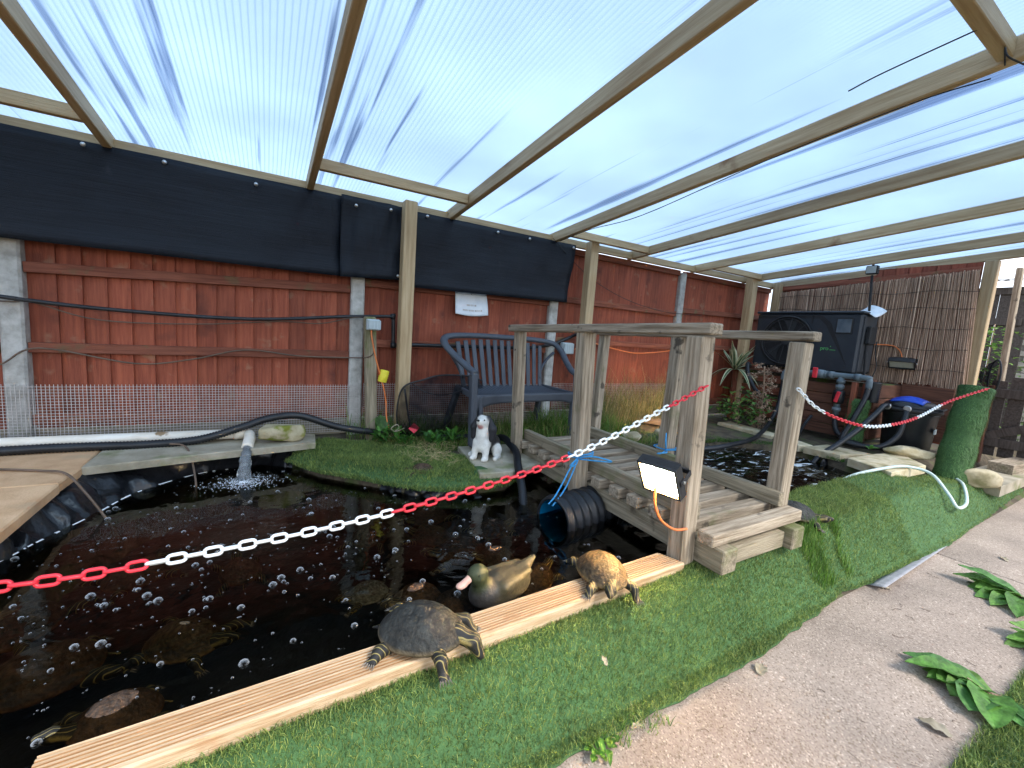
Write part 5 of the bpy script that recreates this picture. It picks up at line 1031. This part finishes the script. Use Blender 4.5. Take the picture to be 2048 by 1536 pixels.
# ------------------------------------------------------------------ turf (artificial grass)
GC = [(.12, .20, .050), (.175, .265, .066), (.25, .33, .085), (.35, .41, .11), (.09, .16, .05)]
YM = [(-3, .96), (-.43, 1.071), (1.45, 1.145), (1.60, 1.22), (1.75, 1.26), (2.5, 1.34), (3.2, 1.43), (3.9, 1.43), (4.5, 1.44), (4.62, 1.34), (5.4, 1.33), (6.9, 1.0)]
Y0 = [(-3, .80), (.95, .868), (1.3, .86), (1.8, .85), (2.45, .90), (2.75, .93), (3.0, .905), (4.3, .885), (5.5, .93), (6.9, .98)]
def tz(x, y): return max(bank(x, y), .006)+.014+.02*sstep(2.5, 2.9, x)*sstep(5.0, 4.3, x)*sstep(1.2, 1.35, y)
def tfn(x0, x1):
    def f(u, v): x = x0+(x1-x0)*u; a, b = interp(x, Y0)+.012*nz2(x, 0, 14), interp(x, YM); y = a+(b-a)*v; return (x, y, tz(x, y)-.004*(v < .02))
    return f
o = sheet('artificial_turf', tfn(-.8, 6.9), 220, 12, 'turf', None, thick=.008); o['kind'] = 'structure'
okf = lambda x, y: interp(x, Y0)+.012*nz2(x, 0, 14)-.004 < y < interp(x, YM)+.004
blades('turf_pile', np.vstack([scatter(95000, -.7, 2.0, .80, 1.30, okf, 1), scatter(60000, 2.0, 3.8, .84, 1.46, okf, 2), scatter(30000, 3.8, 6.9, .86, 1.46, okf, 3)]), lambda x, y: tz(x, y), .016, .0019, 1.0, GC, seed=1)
# turned-up edge of the turf showing its grey backing
tag(sheet('turf_edge', lambda u, v: (3.0+1.25*u, .905-.012*u+.012*u-.075*v*(1-.75*u), .006+.026*v*(1-u)+.004), 30, 3, 'turfback', None, thick=.003), 'curled turf edge showing its grey backing on the path', 'turf edge')
# bank beside the pond
BANK = [(.12, 3.24), (.30, 2.955), (.52, 2.735), (.80, 2.455), (1.09, 2.345), (1.38, 2.335), (1.52, 2.44), (1.30, 2.40), (1.20, 2.42), (1.28, 2.80), (1.10, 2.90), (.98, 3.15), (.80, 3.36), (.42, 3.50), (.30, 3.46)]
BA = np.array(BANK); BB = np.roll(BA, -1, 0)
def inb(x, y): return bool((((BA[:, 1] > y) != (BB[:, 1] > y)) & (x < (BB[:, 0]-BA[:, 0])*(y-BA[:, 1])/(BB[:, 1]-BA[:, 1]+1e-12)+BA[:, 0])).sum() % 2)
def bz(x, y): return .362+.02*nz2(x, y, 4)-.075*(1-sstep(-.02, .10, pdist(x, y)))
P = scatter(6000, .1, 1.55, 2.3, 3.55, inb, 6)
bmm = bmesh.new(); vs = [bmm.verts.new((x, y, 0)) for x, y in BANK]; bmm.faces.new(vs); bmesh.ops.triangulate(bmm, faces=bmm.faces[:]); bmesh.ops.subdivide_edges(bmm, edges=bmm.edges[:], cuts=5, use_grid_fill=True)
for v in bmm.verts: v.co.z = bz(v.co.x, v.co.y)
me = bpy.data.meshes.new('artificial_turf'); bmm.to_mesh(me); bmm.free(); me.materials.append(M_['turf']); o = bpy.data.objects.new('artificial_turf', me); _link(o, None, Matrix.Identity(4)); o['kind'] = 'structure'
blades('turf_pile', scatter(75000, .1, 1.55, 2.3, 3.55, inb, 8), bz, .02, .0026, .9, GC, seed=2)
# hanging turf fringe at the water's edge
fr_ = smoothpts([(x, y, .31) for x, y in BANK[:7]], 20); FP = np.array([(p.x+random.gauss(0, .008), p.y+random.gauss(0, .008)) for p in fr_ for _ in range(22)])
blades('turf_pile', FP, lambda x, y: .285+.02*random.random(), .022, .003, 1.2, GC, seed=12)
# turf in the near corner of the path and moss round the second pond
tag(sheet('artificial_turf', lambda u, v: (1.85+2.2*u, -.9+v*(1.19+.02*nz2(u*3, 0, 3)), .010), 20, 8, 'turf', None, thick=.006), kind='structure')
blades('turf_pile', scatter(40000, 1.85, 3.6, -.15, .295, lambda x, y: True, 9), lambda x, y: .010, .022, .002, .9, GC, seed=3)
MC = [(.05, .14, .015), (.08, .17, .02), (.03, .09, .012)]
blades('moss', np.vstack([scatter(14000, 3.9, 4.9, 1.75, 2.75, lambda x, y: -.01 < pdist(x, y) < .10, 10), scatter(8000, 2.6, 4.5, 2.6, 3.2, lambda x, y: .02 < pdist(x, y) < .3 and nz2(x, y, 4) > -.1, 11)]), lambda x, y: bank(x, y)-.03, .022, .003, .9, MC, seed=4)

# ------------------------------------------------------------------ wild grass and plants
WC = [(.10, .23, .03), (.15, .29, .045), (.19, .30, .055), (.08, .17, .03), (.34, .33, .12), (.42, .36, .16)]
wild = lambda x, y: (pdist(x, y) > .03 and not inb(x, y) and not (1.18 < x < 1.82 and y < 3.05) and not (1.66 < x < 2.5 and y < 2.84))
gzf = lambda x, y: bank(x, y)-.015
blades('wild_grass', scatter(16000, .75, 3.4, 2.75, 3.62, wild, 20), gzf, .075, .0034, .9, WC, seed=21, droop=.5)
blades('wild_grass', np.vstack([scatter(700, 1.3, 2.7, 2.9, 3.55, wild, 22), scatter(500, .55, 1.3, 3.25, 3.6, wild, 23), scatter(900, 2.3, 3.3, 3.0, 3.6, wild, 24)]), gzf, .20, .005, .7, WC[:5], seed=25, droop=.6)
DC = [(.40, .32, .14), (.52, .43, .22), (.28, .26, .10), (.16, .20, .05)]
blades('dry_grass', scatter(1500, 3.0, 4.45, 3.35, 3.62, lambda x, y: True, 26), gzf, .42, .0045, .45, DC, seed=27, droop=.5)
blades('wild_grass', scatter(1300, 2.52, 2.95, .95, 1.12, lambda x, y: nz2(x, y, 9) > -.05, 28), lambda x, y: tz(x, y), .075, .0032, .4, WC[:4], seed=29, droop=.2)
blades('wild_grass', scatter(260, .98, 1.2, .80, .90, lambda x, y: nz2(x, y, 12) > -.1, 30), lambda x, y: .01, .03, .003, .9, WC[1:6], seed=31, droop=.4)
def leaf_data(Lf, Wf, bend, wav=.0, n=12, tipw=.0, shape=1.0):
    V, C = [], []
    for i in range(n+1):
        s = i/n; wv = Wf*math.sin(math.pi*min(1, (s**shape)*.94+.06))**.8; z = Lf*(math.sin(bend[0])*s-.55*bend[1]*s*s); x = Lf*s*math.cos(bend[0])
        for k in (-1, -.5, 0, .5, 1): V.append((x, k*wv*.5, z+abs(k)*wv*.18+wav*math.sin(s*17+k*3)*abs(k)))
    return V, [[i*5+k, i*5+k+1, (i+1)*5+k+1, (i+1)*5+k] for i in range(n) for k in range(4)]
def leafy(name, label, cat, loc, specs, colr, sep=False, mats=None, midx=None, group=None, stem=None):
    t = thing(name, label, cat, loc, group=group); VV, FF, CC = [], [], []
    for (Lf, Wf, az, el, bend, off) in specs:
        V, F = leaf_data(Lf, Wf, (el, bend), .045*Wf); M = Matrix.Translation(Vector(loc)+Vector(off)) @ Matrix.Rotation(az, 4, 'Z')
        cl = np.array(colr[random.randrange(len(colr))])*random.uniform(.8, 1.2); V = [M @ Vector(v) for v in V]; C = np.repeat(cl[None], len(V), 0); C[2::5] *= 1.35
        if sep: mesh('leaf', V, F, 'leaf', t, smooth=True, col=C)
        else: n0 = len(VV); VV += V; FF += [[n0+q for q in f] for f in F]; CC.append(C)
    if not sep: mesh('foliage', VV, FF, 'leaf', t, smooth=True, col=np.vstack(CC))
    if stem: tube('stem', stem, .006, 'deadstem', t, 6)
    return t
U = random.uniform
LG = [(.10, .24, .04), (.15, .31, .06), (.08, .20, .05), (.13, .25, .05)]
# dock plants on the path side
def dock(loc, n, Lr, label, az0, az1, elr=(.06, .5)):
    sp = [(U(*Lr), U(.085, .13), az0+(az1-az0)*(i+U(.1, .9))/n, U(*elr), U(.25, .75), (U(-.02, .02), U(-.02, .02), .0)) for i in range(n)]; t = leafy('dock_plant', label, 'plant', loc, sp, LG, True)
    for s in sp: tube('stalk', [loc, Vector(loc)+Vector((math.cos(s[2])*.06, math.sin(s[2])*.06, .03))], .005, 'deadstem', t, 5, 2)
dock((2.52, .34, .0), 18, (.20, .33), 'broad leaved dock plant sprawling over the path near the turf corner', R_(80), R_(235)); dock((3.75, .44, .0), 20, (.24, .36), 'broad leaved dock plant further along the path toward the gate', R_(70), R_(260)); dock((3.25, .25, .0), 9, (.20, .30), 'smaller dock plant between the two larger docks', R_(90), R_(250))
leafy('weed', 'low leafy weed at the turf edge by the path', 'weed', (.93, .85, .01), [(U(.03, .06), U(.015, .025), U(0, 6.3), U(.3, .8), .6, (U(-.05, .05), U(-.02, .02), 0)) for _ in range(22)], [(.10, .24, .03), (.16, .28, .04)])
for i, (x, y, lb) in enumerate(((.92, 3.20, 'leafy green weed in front of the landing net'), (1.28, 3.14, 'upright green weed beside the dog statue'), (1.12, 3.10, 'leafy weed tangled in the landing net'), (.78, 3.30, 'dark green weed at the foot of the timber stake'))):
    leafy('weed', lb, 'weed', (x, y, .36), [(U(.06, .13), U(.02, .04), U(0, 6.3), U(.5, 1.2), U(.3, .8), (U(-.06, .06), U(-.05, .05), U(0, .10))) for _ in range(34)], [(.07, .20, .03), (.10, .26, .04), (.05, .15, .03)])
for x, y, lb, az in ((.80, 3.33, 'pair of round dark green leaves by the orange cable', .4),): leafy('broad_leaf_plant', lb, 'plant', (x, y, .37), [(.16, .11, 1.8, 1.1, .3, (0, 0, .08)), (.14, .11, 2.6, .8, .4, (.0, -.05, 0)), (.12, .09, .4, .9, .5, (.03, 0, .05))], [(.06, .13, .03)], True)
# yucca
def yucca(loc):
    t = thing('yucca', 'variegated yucca with cream edged leaves beside the heat pump', 'yucca', loc); g = random.Random(3)
    for i in range(30):
        Lf = g.uniform(.30, .46); V, F = leaf_data(Lf, .055, (g.uniform(.35, 1.4) if i > 7 else .3, g.uniform(.1, .5) if i > 7 else 1.5), 0, 8, shape=.8); M = Matrix.Translation(loc) @ Matrix.Rotation(i*2.4, 4, 'Z'); V = [M @ Vector(v) for v in V]
        mesh('leaf', V, F, None, t, smooth=True, mats=['yuccagreen', 'yuccacream'], midx=[1 if k in (0, 3) else 0 for _ in range(8) for k in range(4)])
generic('yuccagreen', (.06, .12, .05), (.11, .18, .08), 20, rough=.5, bump=.1); generic('yuccacream', (.55, .54, .32), (.66, .64, .42), 20, rough=.5, bump=.1)
yucca((5.45, 3.42, 1.02))
# shrub and dried plant in front of the raised bed
SC = [(.06, .15, .03), (.10, .21, .05), (.15, .25, .05)]
leafy('shrub', 'loose green leafy shrub at the pond edge before the raised bed', 'shrub', (5.15, 3.1, .40), [(U(.05, .10), U(.03, .055), U(0, 6.3), U(-.2, .8), U(.2, .7), (U(-.22, .22), U(-.38, .25), U(.02, .45)*U(.4, 1))) for _ in range(230)], SC, stem=[(5.15, 3.1, .36), (5.17, 3.12, .6), (5.2, 3.15, .85)])
leafy('shrub', 'narrow green plant with strap leaves below the grey pipework', 'plant', (5.35, 2.62, .40), [(U(.15, .28), U(.025, .04), U(0, 6.3), U(.7, 1.2), U(.3, .7), (U(-.05, .05), U(-.05, .05), 0)) for _ in range(14)], SC)
leafy('shrub', 'small green seedling beside the looped black hose', 'plant', (5.2, 1.75, .385), [(U(.06, .10), U(.02, .035), U(0, 6.3), U(.4, 1.0), .5, (0, 0, .02)) for _ in range(9)], [(.10, .26, .05)])
def dried(loc):
    t = thing('dried_plant', 'tall dried brown plant drooping before the heat pump', 'dried plant', loc); V, F = [], []; g = random.Random(8)
    tube('stem', [loc, Vector(loc)+Vector((.02, .0, .4)), Vector(loc)+Vector((.0, .02, .74))], .009, 'deadstem', t, 6)
    for k in range(60):
        z = g.uniform(.02, .78); r = .05+.10*sstep(.35, .7, z); a = g.uniform(0, 6.3); p = Vector(loc)+Vector((r*.4*math.cos(a), r*.6*math.sin(a), z)); P = [p]
        for q in range(4): P.append(P[-1]+Vector((g.gauss(0, .02)+.012*math.cos(a), g.gauss(0, .02)+.016*math.sin(a), g.uniform(-.045, .02))))
        v, f = tubedata(smoothpts(P, 2), .0022, 4); n0 = len(V); V += v; F += [[n0+i for i in ff] for ff in f]
        for q in P[1:]:
            for _ in range(5):
                c = q+Vector((g.gauss(0, .012), g.gauss(0, .012), g.gauss(0, .012))); s = g.uniform(.005, .013); d = Vector((g.gauss(0, 1), g.gauss(0, 1), g.gauss(0, 1))).normalized(); e = d.orthogonal().normalized(); n0 = len(V); V += [c-d*s*1.6, c+e*s*.6, c+d*s*1.6, c-e*s*.6]; F.append([n0, n0+1, n0+2, n0+3])
    mesh('dead_foliage', V, F, 'deadstem', t)
dried((5.18, 2.86, .38))
def ivy(loc, label, n, sx, sy, sz):
    leafy('bush', label, 'bush', loc, [(U(.04, .08), U(.03, .05), U(0, 6.3), U(-.3, .8), .4, (U(-sx, sx), U(-sy, sy), U(0, sz))) for _ in range(n)], [(.07, .17, .03), (.12, .24, .05), (.16, .28, .06)], stem=[loc, Vector(loc)+Vector((0, 0, sz))])
ivy((8.0, 1.66, .3), 'climbing leafy bush in front of the dark shed', 420, .3, .16, 1.55); ivy((8.6, 1.28, .3), 'leafy bush growing before the pale brick wall', 420, .3, .22, 1.9)
# straw tuft and litter
def straws(c, n, s, label, zf):
    V, F = [], []; g = random.Random(label)
    for _ in range(n):
        p = Vector((c[0]+g.gauss(0, s), c[1]+g.gauss(0, s), 0)); a = g.uniform(0, 6.3); P = [p]
        for q in range(4): a += g.gauss(0, .6); P.append(P[-1]+Vector((math.cos(a), math.sin(a), 0))*g.uniform(.02, .05))
        P = [Vector((q.x, q.y, zf(q.x, q.y)+.018+.02*abs(g.gauss(0, 1)))) for q in P]; v, f = tubedata(smoothpts(P, 3), .0010, 4); n0 = len(V); V += v; F += [[n0+i for i in ff] for ff in f]
    return tag(mesh('straw', V, F, 'straw'), label, kind='stuff')
straws((1.0, 2.80), 26, .11, 'dry straw scattered on the turf bank', bz); straws((1.1, 3.02), 30, .10, 'dry straw along the turf bank edge', lambda x, y: .36)
tag(tube('twine', [(.86, 3.24, .47), (.83, 3.22, .50), (.87, 3.21, .53), (.89, 3.22, .50), (.86, 3.23, .47), (.90, 3.20, .49), (.93, 3.21, .50)], .004, 'litter', None, 5), 'pale twine bow among the weeds below the stake', 'twine')
LB = [((1.72, .80, .006), .075, .045, 'half round pale leaf on the path by the grass tuft'), ((2.08, .33, .008), .09, .05, 'curled pale leaf on the path before the turf corner'), ((1.10, .845, .02), .05, .02, 'small pale fleck of leaf at the turf border'), ((1.02, .98, .20), .05, .018, 'narrow dead leaf stuck in the turf'), ((3.05, .86, .006), .05, .02, 'small brown leaf beside the curled turf edge'), ((4.35, .62, .006), .08, .03, 'dry leaf lying on the wet far path')]
for i, (c, a, b, lb) in enumerate(LB):
    V, F = leaf_data(a, b, (.12, .2), .004); tag(mesh('dead_leaf', V, F, 'litter', None, Matrix.Translation(c) @ Matrix.Rotation(i*1.3+.4, 4, 'Z'), True), lb, 'leaf')
def twigs():
    g = random.Random(5); V, F = [], []
    for _ in range(46):
        p = Vector((g.uniform(.9, 3.6), g.uniform(.15, .84), .003)); a = g.uniform(0, 6.3); Lt = g.uniform(.008, .05); P = [p, p+Vector((math.cos(a), math.sin(a), 0))*Lt*.5+Vector((0, 0, .002)), p+Vector((math.cos(a+.4), math.sin(a+.4), 0))*Lt]; v, f = tubedata(P, g.uniform(.0007, .0016), 4); n0 = len(V); V += v; F += [[n0+i for i in ff] for ff in f]
    return tag(mesh('twigs', V, F, 'browncable'), 'small twigs and crumbs on the path', kind='stuff')
twigs()

# second lit floodlight low behind the bridge, and the brown post with cables
t, M = floodlight((3.80, 2.79, .60), (.05, .95, -.18), None, 'lit floodlight low behind the near bridge post warming the dry grass', 5, .17, .12)
beam('stand', M @ Vector((0, .088, 0)), (3.79, 2.74, .30), .02, .02, 'blackmatte', t, .002, up=(0, 1, 0))
tag(beam('brown_post', (4.22, 3.20, .34), (4.22, 3.20, 1.16), .075, .075, 'brownwood', None, .006, up=(0, 1, 0)), 'short dark brown post with a looped orange cable behind the bridge', 'post')
tag(tube('orange_cable', [(4.60, 3.3, .98), (4.4, 3.2, 1.20), (4.25, 3.15, 1.21), (4.16, 3.15, 1.08), (4.10, 3.15, .98), (4.14, 3.15, .80), (4.26, 3.15, .74), (4.36, 3.15, .82), (4.37, 3.15, .98), (4.27, 3.15, 1.08)], .007, 'orangecable', None, 6), 'orange cable looped round the short brown post', 'cable')
